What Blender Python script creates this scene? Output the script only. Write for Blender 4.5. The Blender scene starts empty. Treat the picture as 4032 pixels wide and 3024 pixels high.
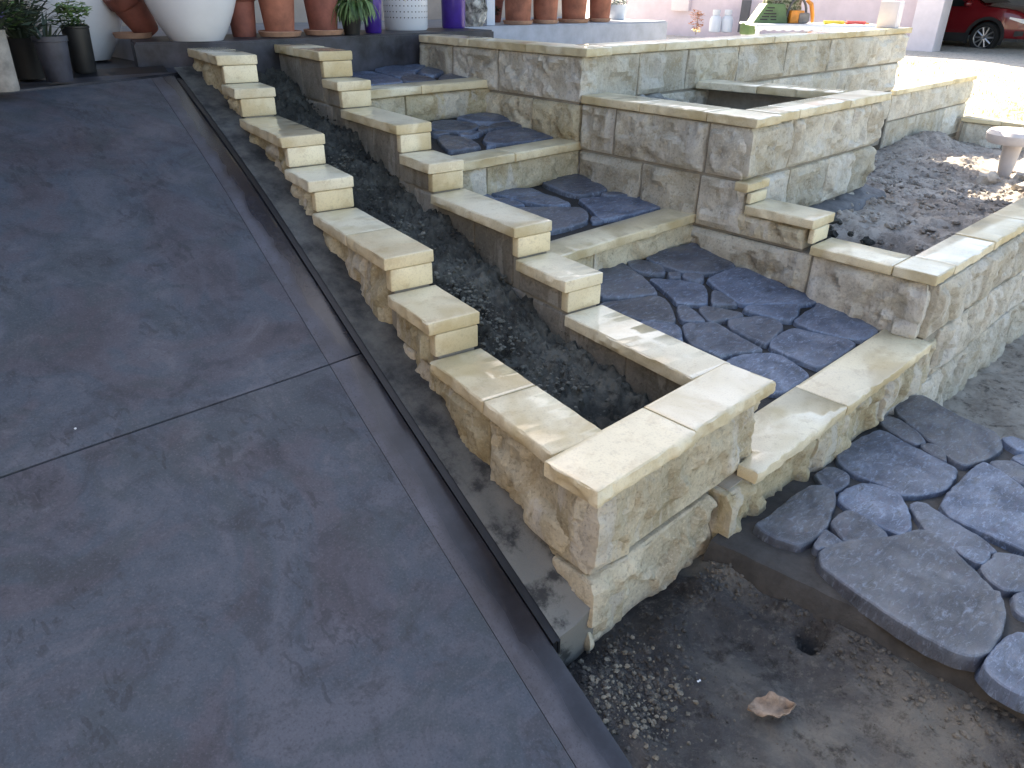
import bpy, bmesh, math, random
from mathutils import Vector, Matrix, noise
random.seed(7)
D = bpy.data
SC = bpy.context.scene
COL = SC.collection

# ------------------------------------------------------------------ camera
CR = Vector((0.72532026, -0.68832391, 0.01098695))
CD = Vector((-0.31822875, -0.34939991, -0.88127758))
CF = Vector((0.61044326, 0.63571212, -0.47247129))
CAM = Vector((0, 0, 1.3)); FPX = 2914.4
cam = D.cameras.new('camera'); co = D.objects.new('camera', cam); COL.objects.link(co)
co.matrix_world = Matrix(((CR.x, -CD.x, -CF.x, CAM.x), (CR.y, -CD.y, -CF.y, CAM.y), (CR.z, -CD.z, -CF.z, CAM.z), (0, 0, 0, 1)))
cam.sensor_fit = 'HORIZONTAL'; cam.sensor_width = 36; cam.lens = 36 * FPX / 4032
cam.clip_start = 0.05; cam.clip_end = 2000
SC.camera = co
# ------------------------------------------------------------------ light
SUN_EL = math.radians(36); SAZ = math.atan2(0.35, 0.94)
SUNV = Vector((math.sin(SAZ) * math.cos(SUN_EL), math.cos(SAZ) * math.cos(SUN_EL), math.sin(SUN_EL)))
w = D.worlds.new('World'); SC.world = w; w.use_nodes = True
nt = w.node_tree; bg = nt.nodes['Background']
sky = nt.nodes.new('ShaderNodeTexSky'); sky.sky_type = 'NISHITA'; sky.sun_disc = False
sky.sun_elevation = SUN_EL; sky.sun_rotation = SAZ
sky.air_density = 1.0; sky.dust_density = 2.0; sky.ozone_density = 1.0
nt.links.new(sky.outputs[0], bg.inputs[0]); bg.inputs[1].default_value = 0.11
sl = D.lights.new('sun', 'SUN'); sl.energy = 5.0; sl.angle = math.radians(0.6); sl.color = (1, 0.93, 0.82)
so = D.objects.new('sun', sl); COL.objects.link(so); so.rotation_euler = SUNV.to_track_quat('Z', 'Y').to_euler()
so.location = (0, 0, 20)
SC.view_settings.view_transform = 'Standard'; SC.view_settings.look = 'None'
SC.view_settings.exposure = 2.3; SC.view_settings.gamma = 1
SC.view_settings.use_white_balance = True; SC.view_settings.white_balance_temperature = 7400

# ------------------------------------------------------------------ helpers
def ray(px, py): return CF + CR * ((px - 2016) / FPX) + CD * ((py - 1512) / FPX)
def onz(p, z): d = ray(*p); return CAM + d * ((z - CAM.z) / d.z)
def onpl(p, z0, gx, gy):      # plane z = z0 + gx*x + gy*y
    d = ray(*p); t = (z0 + gx * CAM.x + gy * CAM.y - CAM.z) / (d.z - gx * d.x - gy * d.y); return CAM + d * t
def dep(p, t): return CAM + ray(*p) * t
def H1(x): return (math.sin(x * 127.1 + 3.7) * 43758.5453) % 1.0
def lerp(a, b, t): return a + (b - a) * t
def sstep(a, b, x): t = max(0, min(1, (x - a) / (b - a))); return t * t * (3 - 2 * t)
def interp(tab, x):
    if x <= tab[0][0]: a, b = tab[0], tab[1]
    elif x >= tab[-1][0]: a, b = tab[-2], tab[-1]
    else:
        for a, b in zip(tab, tab[1:]):
            if a[0] <= x <= b[0]: break
    return a[1] + (b[1] - a[1]) * (x - a[0]) / (b[0] - a[0])
def fbm(p, o=4):
    s = 0; a = 1; p = Vector(p)
    for i in range(o): s += a * noise.noise(p); p = p * 2.03; a *= 0.5
    return s
def link(o, parent=None):
    COL.objects.link(o)
    if parent: o.parent = parent; 
    return o
def tag(o, label=None, cat=None, group=None, kind=None):
    if label: o['label'] = label
    if cat: o['category'] = cat
    if group: o['group'] = group
    if kind: o['kind'] = kind
    return o
def thing(name, label, cat, loc=(0, 0, 0), rz=0, group=None):
    o = D.objects.new(name, None); o.location = loc; o.rotation_euler = (0, 0, rz); o.empty_display_size = 0.1
    COL.objects.link(o); return tag(o, label, cat, group)
def struct(o): o['kind'] = 'structure'; return o
def pmesh(name, vs, fs, mat, parent=None, smooth=35):
    m = D.meshes.new(name); m.from_pydata([tuple(v) for v in vs], [], fs); m.update()
    if smooth:
        for p in m.polygons: p.use_smooth = True
        m.set_sharp_from_angle(angle=math.radians(smooth))
    if mat: m.materials.append(mat)
    return link(D.objects.new(name, m), parent)
def child_local(o, parent):    # o has geometry in parent's local frame already
    o.parent = parent; return o

def facets(p, sc, seed):
    q = Vector((p[0] * sc + seed, p[1] * sc + seed * 0.7, p[2] * sc - seed * 1.3))
    d, pts = noise.voronoi(q)
    s = 0; sw = 0
    for k in range(3):
        P = pts[k]; w_ = math.exp(-20.0 * (d[k] - d[0])); h = H1(P.x * 1.3 + P.y * 2.1 + P.z * 0.7)
        g = Vector((H1(P.x + 9.1) - .5, H1(P.y + 5.3) - .5, H1(P.z + 1.9) - .5))
        s += w_ * ((h - .5) * 0.8 + g.dot(q - P) * 1.6); sw += w_
    return s / sw

def axis(L, step, r):
    n = max(1, int(round((L - 2 * r) / step)))
    return [0.0] + [r + (L - 2 * r) * i / n for i in range(n + 1)] + [L]

def rough_box(name, mat, parent, O, d, L, W, z0, z1, amp=None, step=0.05, r=0.008, seed=None, fsc=7.0, jit=0.0, flat_top=True):
    """stone: a along d, b to the right of d, c up; amp = {face: outward roughness} for a0 a1 b0 b1 c1"""
    amp = amp or {}
    if seed is None: seed = random.random() * 100
    d = Vector((d[0], d[1], 0)).normalized(); e = Vector((d.y, -d.x, 0)); O = Vector((O[0], O[1], 0))
    Hh = z1 - z0
    As, Bs, Cs = axis(L, step, r), axis(W, step if ('a0' in amp or 'a1' in amp or 'c1' in amp) else max(step, W / 2), r), axis(Hh, step, r)
    na, nb, nc = len(As) - 1, len(Bs) - 1, len(Cs) - 1
    idx = {}; vs = []
    j0 = [(random.random() - .5) * 2 * jit for _ in range(6)]
    def V(i, j, k):
        key = (i, j, k)
        if key in idx: return idx[key]
        a, b, c = As[i], Bs[j], Cs[k]
        on = []
        if i == 0: on.append(('a0', Vector((-1, 0, 0))))
        if i == na: on.append(('a1', Vector((1, 0, 0))))
        if j == 0: on.append(('b0', Vector((0, -1, 0))))
        if j == nb: on.append(('b1', Vector((0, 1, 0))))
        if k == 0: on.append(('c0', Vector((0, 0, -1))))
        if k == nc: on.append(('c1', Vector((0, 0, 1))))
        p = Vector((a, b, c)); q = p.copy()
        if len(on) >= 2:
            for f, n in on: q -= n * r * (0.32 if len(on) == 2 else 0.45)
        for f, n in on:
            if f in amp:
                A = amp[f]
                es = []
                if f[0] != 'a': es += [a + (1 if 'a0' in amp else 0), L - a + (1 if 'a1' in amp else 0)]
                if f[0] != 'b': es += [b + (1 if 'b0' in amp else 0), W - b + (1 if 'b1' in amp else 0)]
                if f[0] != 'c': es += [c, Hh - c]
                mk = 0.10 + 0.90 * sstep(0, min(0.045, Hh * .2), min(es))
                v = facets(p, fsc * .62, seed) * 1.0 + facets(p, fsc * 1.5, seed + 5) * .45 + facets(p, fsc * 3.6, seed + 9) * .16 + 0.18 * noise.noise(p * fsc * 2.2 + Vector((seed, 0, 0))) + 0.10 * noise.noise(p * 45 + Vector((0, seed, 0)))
                dd = A * mk * (0.40 + 1.35 * v); q += n * max(-.007, dd if dd < .03 else .03 + (dd - .03) * .35)
                if k == nc and f[0] != 'c': q.z -= min(.012, r * 1.6) * max(0, noise.noise(p * 22 + Vector((seed, 3, 1))) + .15)
        if jit:
            q += Vector((0, 0, (j0[0] * (a / L - .5) + j0[1] * (b / W - .5)) * (1 if k == nc else 0)))
        wp = O + d * q.x + e * q.y + Vector((0, 0, z0 + q.z))
        idx[key] = len(vs); vs.append(wp); return idx[key]
    fs = []
    for i in range(na):
        for j in range(nb):
            fs.append((V(i, j, 0), V(i, j + 1, 0), V(i + 1, j + 1, 0), V(i + 1, j, 0)))
            fs.append((V(i, j, nc), V(i + 1, j, nc), V(i + 1, j + 1, nc), V(i, j + 1, nc)))
        for k in range(nc):
            fs.append((V(i, 0, k), V(i + 1, 0, k), V(i + 1, 0, k + 1), V(i, 0, k + 1)))
            fs.append((V(i, nb, k), V(i, nb, k + 1), V(i + 1, nb, k + 1), V(i + 1, nb, k)))
    for j in range(nb):
        for k in range(nc):
            fs.append((V(0, j, k), V(0, j, k + 1), V(0, j + 1, k + 1), V(0, j + 1, k)))
            fs.append((V(na, j, k), V(na, j + 1, k), V(na, j + 1, k + 1), V(na, j, k + 1)))
    # e is to the right of d so (d, e, up) is left-handed: flip the winding
    fs = [f[::-1] for f in fs]
    return pmesh(name, vs, fs, mat, parent, 22 if 'block' == name else 32)

def plain_box(name, mat, parent, x0, x1, y0, y1, z0, z1, bev=0.0, smooth=35):
    bm = bmesh.new()
    bmesh.ops.create_cube(bm, size=1)
    for v in bm.verts: v.co = Vector((lerp(x0, x1, v.co.x + .5), lerp(y0, y1, v.co.y + .5), lerp(z0, z1, v.co.z + .5)))
    if bev: bmesh.ops.bevel(bm, geom=bm.edges[:], offset=bev, segments=2, affect='EDGES', profile=.6)
    return bmo(name, bm, mat, parent, smooth)
def bmo(name, bm, mat, parent=None, smooth=35):
    m = D.meshes.new(name); bm.normal_update(); bm.to_mesh(m); bm.free()
    if smooth:
        for p in m.polygons: p.use_smooth = True
        m.set_sharp_from_angle(angle=math.radians(smooth))
    if mat: m.materials.append(mat)
    return link(D.objects.new(name, m), parent)
def lathe(name, mat, parent, prof, seg=40, loc=(0, 0, 0), rot=None, smooth=40, squash=None):
    vs = []; fs = []
    for (r, z) in prof:
        for s in range(seg):
            a = 2 * math.pi * s / seg; vs.append(Vector((r * math.cos(a), r * math.sin(a), z)))
    n = len(prof)
    for i in range(n - 1):
        for s in range(seg):
            t = (s + 1) % seg; fs.append((i * seg + s, i * seg + t, (i + 1) * seg + t, (i + 1) * seg + s))
    fs.append(tuple(range(seg))[::-1]); fs.append(tuple((n - 1) * seg + s for s in range(seg)))
    M = Matrix.Translation(loc) @ (rot.to_matrix().to_4x4() if rot else Matrix())
    return pmesh(name, [M @ v for v in vs], fs, mat, parent, smooth)
def tube(bm, pts, rad, seg=8):
    rings = []
    pts = [Vector(p) for p in pts]
    for i, p in enumerate(pts):
        t = (pts[min(i + 1, len(pts) - 1)] - pts[max(i - 1, 0)]).normalized()
        u = t.orthogonal().normalized() if i == 0 else (u - t * u.dot(t)).normalized()
        v = t.cross(u); r = rad[i] if isinstance(rad, (list, tuple)) else rad
        rings.append([bm.verts.new(p + (u * math.cos(2 * math.pi * s / seg) + v * math.sin(2 * math.pi * s / seg)) * r) for s in range(seg)])
    for a, b in zip(rings, rings[1:]):
        for s in range(seg): bm.faces.new((a[s], a[(s + 1) % seg], b[(s + 1) % seg], b[s]))
    bm.faces.new(rings[0][::-1]); bm.faces.new(rings[-1])
def prism(name, mat, parent, poly, z0, z1, bev=0.006, smooth=35):
    bm = bmesh.new(); b = [bm.verts.new((p[0], p[1], z0)) for p in poly]; t = [bm.verts.new((p[0], p[1], z1)) for p in poly]
    n = len(poly)
    for i in range(n): bm.faces.new((b[i], b[(i + 1) % n], t[(i + 1) % n], t[i]))
    bm.faces.new(b[::-1]); bm.faces.new(t)
    bmesh.ops.recalc_face_normals(bm, faces=bm.faces[:])
    if bev: bmesh.ops.bevel(bm, geom=[e for e in bm.edges if abs(e.verts[0].co.z - e.verts[1].co.z) < 1e-6 and e.verts[0].co.z > (z0 + z1) / 2] , offset=bev, segments=2, affect='EDGES')
    return bmo(name, bm, mat, parent, smooth)

# ------------------------------------------------------------------ materials
class NB:
    def __init__(s, name):
        s.m = D.materials.new(name); s.m.use_nodes = True; s.t = s.m.node_tree; s.b = s.t.nodes['Principled BSDF']
    def n(s, ty, **kw):
        x = s.t.nodes.new(ty)
        for k, v in kw.items():
            if hasattr(x, k): setattr(x, k, v)
        return x
    def l(s, a, b): s.t.links.new(a, b)
    def co(s, kind='Object', scale=(1, 1, 1), rot=(0, 0, 0)):
        tc = s.n('ShaderNodeTexCoord'); mp = s.n('ShaderNodeMapping'); mp.inputs['Scale'].default_value = scale; mp.inputs['Rotation'].default_value = rot
        s.l(tc.outputs[kind], mp.inputs[0])
        return mp.outputs[0]
    def noise(s, co, sc, det=5, rough=.6, dist=0.0):
        x = s.n('ShaderNodeTexNoise'); x.inputs['Scale'].default_value = sc; x.inputs['Detail'].default_value = det
        x.inputs['Roughness'].default_value = rough; x.inputs['Distortion'].default_value = dist
        s.l(co, x.inputs['Vector']); return s.mapr(x.outputs['Fac'], .5 - .5 / 1.45, .5 + .5 / 1.45, 0, 1)
    def ramp(s, fac, stops):
        r = s.n('ShaderNodeValToRGB'); el = r.color_ramp.elements
        while len(el) < len(stops): el.new(.5)
        for e, (p, c) in zip(el, stops): e.position = p; e.color = (*c, 1) if len(c) == 3 else c
        s.l(fac, r.inputs[0]); return r.outputs[0]
    def mix(s, fac, a, b, mode='MIX'):
        x = s.n('ShaderNodeMix'); x.data_type = 'RGBA'; x.blend_type = mode
        if isinstance(fac, (int, float)): x.inputs[0].default_value = fac
        else: s.l(fac, x.inputs[0])
        for i, v in ((6, a), (7, b)):
            if isinstance(v, tuple): x.inputs[i].default_value = (*v, 1)
            else: s.l(v, x.inputs[i])
        return x.outputs[2]
    def mapr(s, fac, a, b, c, d):
        x = s.n('ShaderNodeMapRange'); x.inputs[1].default_value = a; x.inputs[2].default_value = b; x.inputs[3].default_value = c; x.inputs[4].default_value = d
        s.l(fac, x.inputs[0]); return x.outputs[0]
    def rnd(s): return s.n('ShaderNodeObjectInfo').outputs['Random']
    def off(s, co):          # per-object offset so that repeats do not share a pattern
        x = s.n('ShaderNodeVectorMath'); x.operation = 'ADD'; y = s.n('ShaderNodeVectorMath'); y.operation = 'SCALE'
        y.inputs[0].default_value = (31, 17, 23); s.l(s.rnd(), y.inputs['Scale']); s.l(co, x.inputs[0]); s.l(y.outputs[0], x.inputs[1]); return x.outputs[0]
    def bump(s, h, st, dist=0.01, prev=None):
        x = s.n('ShaderNodeBump'); x.inputs['Strength'].default_value = st; x.inputs['Distance'].default_value = dist
        s.l(h, x.inputs['Height'])
        if prev: s.l(prev, x.inputs['Normal'])
        return x.outputs[0]
    def done(s, col=None, rough=None, bump=None, **kw):
        for k, v in (('Base Color', col), ('Roughness', rough), ('Normal', bump)):
            if v is None: continue
            if isinstance(v, tuple): s.b.inputs[k].default_value = (*v, 1)
            elif isinstance(v, (int, float)): s.b.inputs[k].default_value = v
            else: s.l(v, s.b.inputs[k])
        for k, v in kw.items(): s.b.inputs[k.replace('_', ' ')].default_value = v
        return s.m
def simple(name, col, rough=.6, var=.12, sc=8, bump=.15, **kw):
    s = NB(name); c = s.off(s.co()); f = s.noise(c, sc, 6, .65)
    dk = tuple(x * (1 - var * 1.6) for x in col); lt = tuple(min(1, x * (1 + var)) for x in col)
    return s.done(s.ramp(f, [(.3, dk), (.7, lt)]), rough, s.bump(s.noise(c, sc * 5, 4), bump, .004), **kw)

def m_cap(name, a, b, wet=.3):
    s = NB(name); c = s.off(s.co())
    f1 = s.noise(c, 2.6, 3, .55, .5); f2 = s.noise(c, 9, 7, .7); f3 = s.noise(c, 140, 3, .6); f5 = s.noise(c, 28, 5, .7)
    col = s.ramp(f1, [(.34, a), (.50, b), (.66, tuple(min(.92, x * 1.10) for x in b))])
    col = s.mix(s.mapr(s.rnd(), .2, 1, 0, .4), col, (.90, .78, .55), 'MULTIPLY')
    col = s.mix(s.ramp(f2, [(.56, (0, 0, 0)), (.68, (.30,) * 3)]), col, (.46, .34, .17))
    col = s.mix(s.ramp(f5, [(.26, (.30,) * 3), (.40, (0, 0, 0))]), col, (.36, .29, .18))
    col = s.mix(s.ramp(f3, [(.30, (.22,) * 3), (.45, (0, 0, 0))]), col, (.34, .28, .19))
    sd = s.n('ShaderNodeNewGeometry'); sz = s.n('ShaderNodeSeparateXYZ'); s.l(sd.outputs['True Normal'], sz.inputs[0])
    topf = s.mapr(sz.outputs[2], .5, .9, 0, 1)
    damp = s.ramp(s.noise(c, 1.9, 2, .4, .4), [(.42, (0, 0, 0)), (.60, (1, 1, 1))])
    col = s.mix(s.mapr(damp, 0, 1, .30, 0), col, (.62, .56, .42), 'MULTIPLY')
    film = s.n('ShaderNodeMath'); film.operation = 'MULTIPLY'; s.l(s.mapr(damp, 0, 1, 1.0, .35), film.inputs[0]); s.l(topf, film.inputs[1]); s.l(film.outputs[0], s.b.inputs['Coat Weight']); s.b.inputs['Coat Roughness'].default_value = wet; s.b.inputs['Coat IOR'].default_value = 1.6
    rg = s.mapr(damp, 0, 1, wet + .25, wet + .4)
    rg2 = s.n('ShaderNodeMix'); s.l(topf, rg2.inputs[0]); rg2.inputs[2].default_value = .6; s.l(rg, rg2.inputs[3])
    n = s.bump(f3, .16, .003); n = s.bump(f2, .12, .008, n)
    return s.done(col, rg2.outputs[0], n, Specular_IOR_Level=.55)
M_cap = m_cap('limestone_cap', (.58, .505, .325), (.72, .665, .505), .08)
M_capdry = m_cap('limestone_sawn', (.62, .53, .34), (.77, .71, .53), .28)
def m_block(name, a, b, stain, dirt, wh=.5):
    s = NB(name); c = s.off(s.co()); cz = s.off(s.co(scale=(1, 1, .22)))
    f1 = s.noise(c, 2.6, 5, .62, .6); f2 = s.noise(c, 6, 8, .72, .5); f3 = s.noise(c, 75, 6, .75); f4 = s.noise(cz, 4.2, 6, .62, .3); fb = s.noise(c, 24, 8, .74, .3)
    col = s.ramp(f1, [(.28, a), (.46, b), (.70, tuple(min(.9, x * 1.25) for x in b))])
    col = s.mix(s.ramp(f2, [(.52, (0, 0, 0)), (.66, (.6,) * 3)]), col, stain)
    col = s.mix(s.ramp(f4, [(.56, (0, 0, 0)), (.62, (wh,) * 3)]), col, (.68, .67, .62))
    col = s.mix(s.ramp(fb, [(.28, (.5,) * 3), (.42, (0, 0, 0))]), col, dirt)
    col = s.mix(s.ramp(f3, [(.26, (.6,) * 3), (.43, (0, 0, 0))]), col, dirt)
    col = s.mix(s.ramp(f3, [(.56, (0, 0, 0)), (.70, (.45,) * 3)]), col, tuple(min(.9, x * 1.5) for x in b))
    gm_ = s.n('ShaderNodeNewGeometry'); pt = s.ramp(gm_.outputs['Pointiness'], [(.40, (.75,) * 3), (.485, (0, 0, 0))]); col = s.mix(pt, col, dirt)  # dirt colour also paints occlusion-like shade into the creases
    ed = s.ramp(gm_.outputs['Pointiness'], [(.52, (0, 0, 0)), (.60, (.5,) * 3)]); col = s.mix(ed, col, tuple(min(.9, x * 1.45) for x in b))  # raised edges painted paler, as if catching light
    hv = s.n('ShaderNodeHueSaturation'); s.l(col, hv.inputs['Color']); s.l(s.mapr(s.rnd(), 0, 1, .85, 1.15), hv.inputs['Value']); s.l(s.mapr(s.rnd(), 1, 0, .8, 1.15), hv.inputs['Saturation'])
    n = s.bump(fb, .7, .018); n = s.bump(f3, .7, .006, n)
    return s.done(hv.outputs[0], s.mapr(f2, .3, .7, .72, .95), n, Specular_IOR_Level=.25)
M_block = m_block('split_limestone', (.42, .365, .235), (.54, .485, .345), (.39, .305, .175), (.19, .155, .10), .6)
M_blockp = m_block('split_limestone_pale', (.46, .425, .345), (.57, .54, .455), (.42, .35, .24), (.25, .22, .17), .6)  # brighter light of the front faces put into the stone colour
M_blockg = m_block('split_limestone_grey', (.41, .38, .305), (.53, .50, .42), (.39, .335, .24), (.19, .17, .135), .6)
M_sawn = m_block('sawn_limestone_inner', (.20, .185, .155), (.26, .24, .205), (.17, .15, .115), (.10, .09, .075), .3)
def m_mortar(name, a, b, pale=False):
    s = NB(name); c = s.co(); f = s.noise(c, 6, 6, .7); g = s.noise(c, 60, 5, .7)
    col = s.ramp(f, [(.3, a), (.7, b)]); n = s.bump(g, .6, .006)
    if pale:
        tc = s.n('ShaderNodeTexCoord'); sx = s.n('ShaderNodeSeparateXYZ'); s.l(tc.outputs['Object'], sx.inputs[0])
        fac = s.mix(1.0, s.ramp(f, [(.35, (0, 0, 0)), (.5, (1, 1, 1))]), s.ramp(s.mapr(sx.outputs[1], 2.1, 1.2, 0, 1), [(0, (0, 0, 0)), (1, (1, 1, 1))]), 'MULTIPLY'); col = s.mix(fac, col, (.20, .20, .185))
    return s.done(col, .92, n, Specular_IOR_Level=.2)
M_mortar = m_mortar('mortar', (.22, .205, .17), (.33, .31, .265))
M_foot = m_mortar('footing_concrete', (.050, .051, .052), (.15, .148, .136), True)
def m_ramp():
    s = NB('ramp_concrete'); c = s.off(s.co()); f1 = s.noise(c, 1.7, 4, .6, .9); f2 = s.noise(c, 4.5, 9, .74, .6); f3 = s.noise(c, 130, 4, .7); f5 = s.noise(c, 2.6, 5, .65, 1.2); f6 = s.noise(c, 16, 8, .75)
    col = s.ramp(f1, [(.32, (.062, .056, .068)), (.45, (.074, .073, .091)), (.54, (.057, .071, .093)), (.68, (.086, .091, .112))])
    col = s.mix(s.ramp(f5, [(.50, (0, 0, 0)), (.64, (.65,) * 3)]), col, (.046, .058, .068))
    col = s.mix(s.ramp(f2, [(.54, (0, 0, 0)), (.66, (.6,) * 3)]), col, (.042, .043, .052))
    col = s.mix(s.ramp(f2, [(.30, (.65,) * 3), (.43, (0, 0, 0))]), col, (.098, .098, .118))
    col = s.mix(s.ramp(f6, [(.58, (0, 0, 0)), (.72, (.45,) * 3)]), col, (.036, .036, .042))
    col = s.mix(s.ramp(f3, [(.28, (.5,) * 3), (.44, (0, 0, 0))]), col, (.036, .036, .042))
    col = s.mix(s.ramp(f3, [(.58, (0, 0, 0)), (.72, (.4,) * 3)]), col, (.13, .13, .15))
    cs = s.off(s.co(scale=(1, .38, 1), rot=(0, 0, .5))); sp = s.ramp(s.noise(cs, 34, 3, .6, .5), [(.56, (0, 0, 0)), (.63, (1, 1, 1))])
    patch = s.ramp(s.noise(c, 3.4, 3, .55), [(.56, (0, 0, 0)), (.62, (1, 1, 1))])
    k = s.mix(1.0, sp, patch, 'MULTIPLY')
    col = s.mix(s.mapr(k, 0, 1, 0, .5), col, (.026, .026, .032))
    n = s.bump(f2, .15, .01); n = s.bump(f6, .10, .004, n); n = s.bump(f3, .18, .002, n)
    return s.done(col, s.mapr(f2, .3, .7, .38, .6), n, Specular_IOR_Level=.40)
M_ramp = m_ramp()
def m_ramp_border():
    s = NB('ramp_border_concrete'); c = s.off(s.co()); f1 = s.noise(c, 5, 7, .72); f3 = s.noise(c, 110, 4, .7)
    at = s.n('ShaderNodeAttribute'); at.attribute_name = 'wetness'
    dry = s.ramp(f1, [(.3, (.060, .056, .064)), (.5, (.078, .077, .092)), (.72, (.105, .106, .130))])
    wet = s.ramp(f1, [(.3, (.016, .016, .020)), (.52, (.023, .023, .029)), (.75, (.036, .037, .047))])
    col = s.mix(at.outputs['Fac'], dry, wet)
    col = s.mix(s.ramp(f3, [(.28, (.5,) * 3), (.44, (0, 0, 0))]), col, (.02, .02, .024))
    n = s.bump(f1, .10, .004); n = s.bump(f3, .14, .002, n)
    return s.done(col, s.mapr(at.outputs['Fac'], 0, 1, .5, .22), n, Specular_IOR_Level=.5)
M_rampb = m_ramp_border()
def m_slate():
    s = NB('slate_paver'); c = s.off(s.co()); cl = s.off(s.co(scale=(1.0, 2.8, 1), rot=(0, 0, .75)))
    f1 = s.noise(c, 4.0, 6, .65, .5); f2 = s.noise(cl, 9, 9, .74, .8); f3 = s.noise(cl, 20, 8, .74, .6); f4 = s.noise(c, 120, 4, .7)
    col = s.ramp(f1, [(.28, (0.054, 0.075, 0.117)), (.42, (0.089, 0.120, 0.186)), (.56, (0.124, 0.168, 0.255)), (.70, (0.178, 0.231, 0.338))])
    col = s.mix(s.mapr(s.rnd(), .35, 1, 0, .8), col, (0.067, 0.075, 0.097))
    col = s.mix(s.ramp(f2, [(.54, (0, 0, 0)), (.66, (.4,) * 3)]), col, (0.124, 0.110, 0.152))
    col = s.mix(s.ramp(f2, [(.30, (.8,) * 3), (.44, (0, 0, 0))]), col, (0.030, 0.041, 0.062))
    col = s.mix(s.ramp(f3, [(.54, (0, 0, 0)), (.70, (.75,) * 3)]), col, (0.292, 0.375, 0.524))
    col = s.mix(s.ramp(f4, [(.28, (.5,) * 3), (.44, (0, 0, 0))]), col, (0.032, 0.044, 0.062))
    gm_ = s.n('ShaderNodeNewGeometry'); ed = s.ramp(gm_.outputs['Pointiness'], [(.51, (0, 0, 0)), (.58, (.55,) * 3)]); col = s.mix(ed, col, (0.281, 0.356, 0.497))  # pale blue highlights painted onto the stone edges
    pt = s.ramp(gm_.outputs['Pointiness'], [(.40, (.5,) * 3), (.48, (0, 0, 0))]); col = s.mix(pt, col, (0.024, 0.031, 0.044))  # crease shade painted in for contrast
    hv = s.n('ShaderNodeHueSaturation'); s.l(col, hv.inputs['Color']); s.l(s.mapr(s.rnd(), 1, 0, .55, 1.0), hv.inputs['Value']); s.l(s.mapr(s.rnd(), 0, 1, 1.15, .95), hv.inputs['Saturation']); col = hv.outputs[0]
    n = s.bump(f2, .5, .020); n = s.bump(f3, .55, .008, n)
    s.l(s.mapr(f1, .35, .65, .25, 1.0), s.b.inputs['Coat Weight']); s.b.inputs['Coat Roughness'].default_value = .16; s.b.inputs['Coat IOR'].default_value = 1.6; s.l(n, s.b.inputs['Coat Normal'])
    return s.done(col, s.mapr(f2, .3, .7, .30, .55), n, Specular_IOR_Level=.5)
M_slate = m_slate()
def m_soil(name, dk, md, lt, bsc=30, wet=.85):
    s = NB(name); c = s.co(); f1 = s.noise(c, 1.6, 6, .65, .5); f2 = s.noise(c, 12, 8, .75); f3 = s.noise(c, bsc * 2, 6, .75)
    col = s.ramp(f1, [(.3, dk), (.5, md), (.7, lt)])
    col = s.mix(s.ramp(f2, [(.30, (.8,) * 3), (.5, (0, 0, 0))]), col, tuple(x * .45 for x in dk))
    col = s.mix(s.ramp(f3, [(.6, (0, 0, 0)), (.75, (.5,) * 3)]), col, tuple(min(1, x * 1.5) for x in lt))
    n = s.bump(f2, .7, .02); n = s.bump(f3, .7, .006, n)
    return s.done(col, wet, n, Specular_IOR_Level=.25)
M_dirt = m_soil('damp_dirt', (.07, .068, .066), (.13, .124, .115), (.22, .20, .17))
M_sand = m_soil('pale_sand', (.16, .14, .115), (.27, .245, .205), (.36, .33, .28))
M_wetsoil = m_soil('dark_wet_soil', (.026, .026, .024), (.066, .066, .058), (.155, .155, .135), wet=.85)
M_gsoil = m_soil('garden_soil', (.25, .22, .195), (.38, .345, .31), (.50, .46, .41))
def m_ground():
    s = NB('yard_ground'); tc = s.n('ShaderNodeTexCoord'); sx = s.n('ShaderNodeSeparateXYZ'); s.l(tc.outputs['Object'], sx.inputs[0])
    c = s.co(); f1 = s.noise(c, 1.6, 6, .65, .5); f2 = s.noise(c, 11, 9, .75); f3 = s.noise(c, 60, 6, .75); f4 = s.noise(c, 4, 6, .7)
    dirt = s.ramp(f1, [(.28, (.054, .054, .057)), (.43, (.105, .102, .103)), (.56, (.165, .160, .153)), (.70, (.27, .255, .225))])
    dirt = s.mix(s.ramp(s.noise(c, 28, 8, .8), [(.55, (0, 0, 0)), (.68, (.5,) * 3)]), dirt, (.27, .255, .225))
    sand = s.ramp(f4, [(.3, (.32, .285, .245)), (.5, (.46, .42, .365)), (.7, (.56, .52, .46))])
    t = s.mapr(sx.outputs[0], 2.3, 3.2, 0, 1)
    far = s.mapr(sx.outputs[0], 12.0, 13.0, 0, 1)
    grass = s.ramp(f2, [(.33, (.22, .20, .08)), (.5, (.50, .45, .28)), (.65, (.62, .57, .44))])
    col = s.mix(t, dirt, sand); col = s.mix(far, col, grass)
    yb = s.mapr(sx.outputs[1], 3.4, 3.9, 0, 1)
    col = s.mix(yb, col, (.62, .58, .52))
    col = s.mix(s.ramp(f2, [(.28, (.75,) * 3), (.46, (0, 0, 0))]), col, (.035, .03, .028))
    col = s.mix(s.ramp(f3, [(.62, (0, 0, 0)), (.75, (.4,) * 3)]), col, (.30, .275, .23))
    n = s.bump(f2, .9, .03); n = s.bump(f3, .9, .008, n)
    return s.done(col, .92, n, Specular_IOR_Level=.2)
M_ground = m_ground()
M_terra = simple('terracotta', (.36, .135, .085), .75, .2, 7, .2)
M_terra2 = simple('terracotta_dark', (.25, .085, .062), .7, .2, 6, .2)
M_saucer = simple('terracotta_saucer', (.47, .27, .18), .8, .15, 9, .2)
M_white = simple('white_glazed', (.74, .76, .80), .22, .03, 3, .02)
M_whitep = simple('white_plastic', (.72, .75, .80), .4, .03, 3, .02)
M_purple = simple('purple_glaze', (.055, .022, .26), .3, .15, 5, .03)
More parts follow.
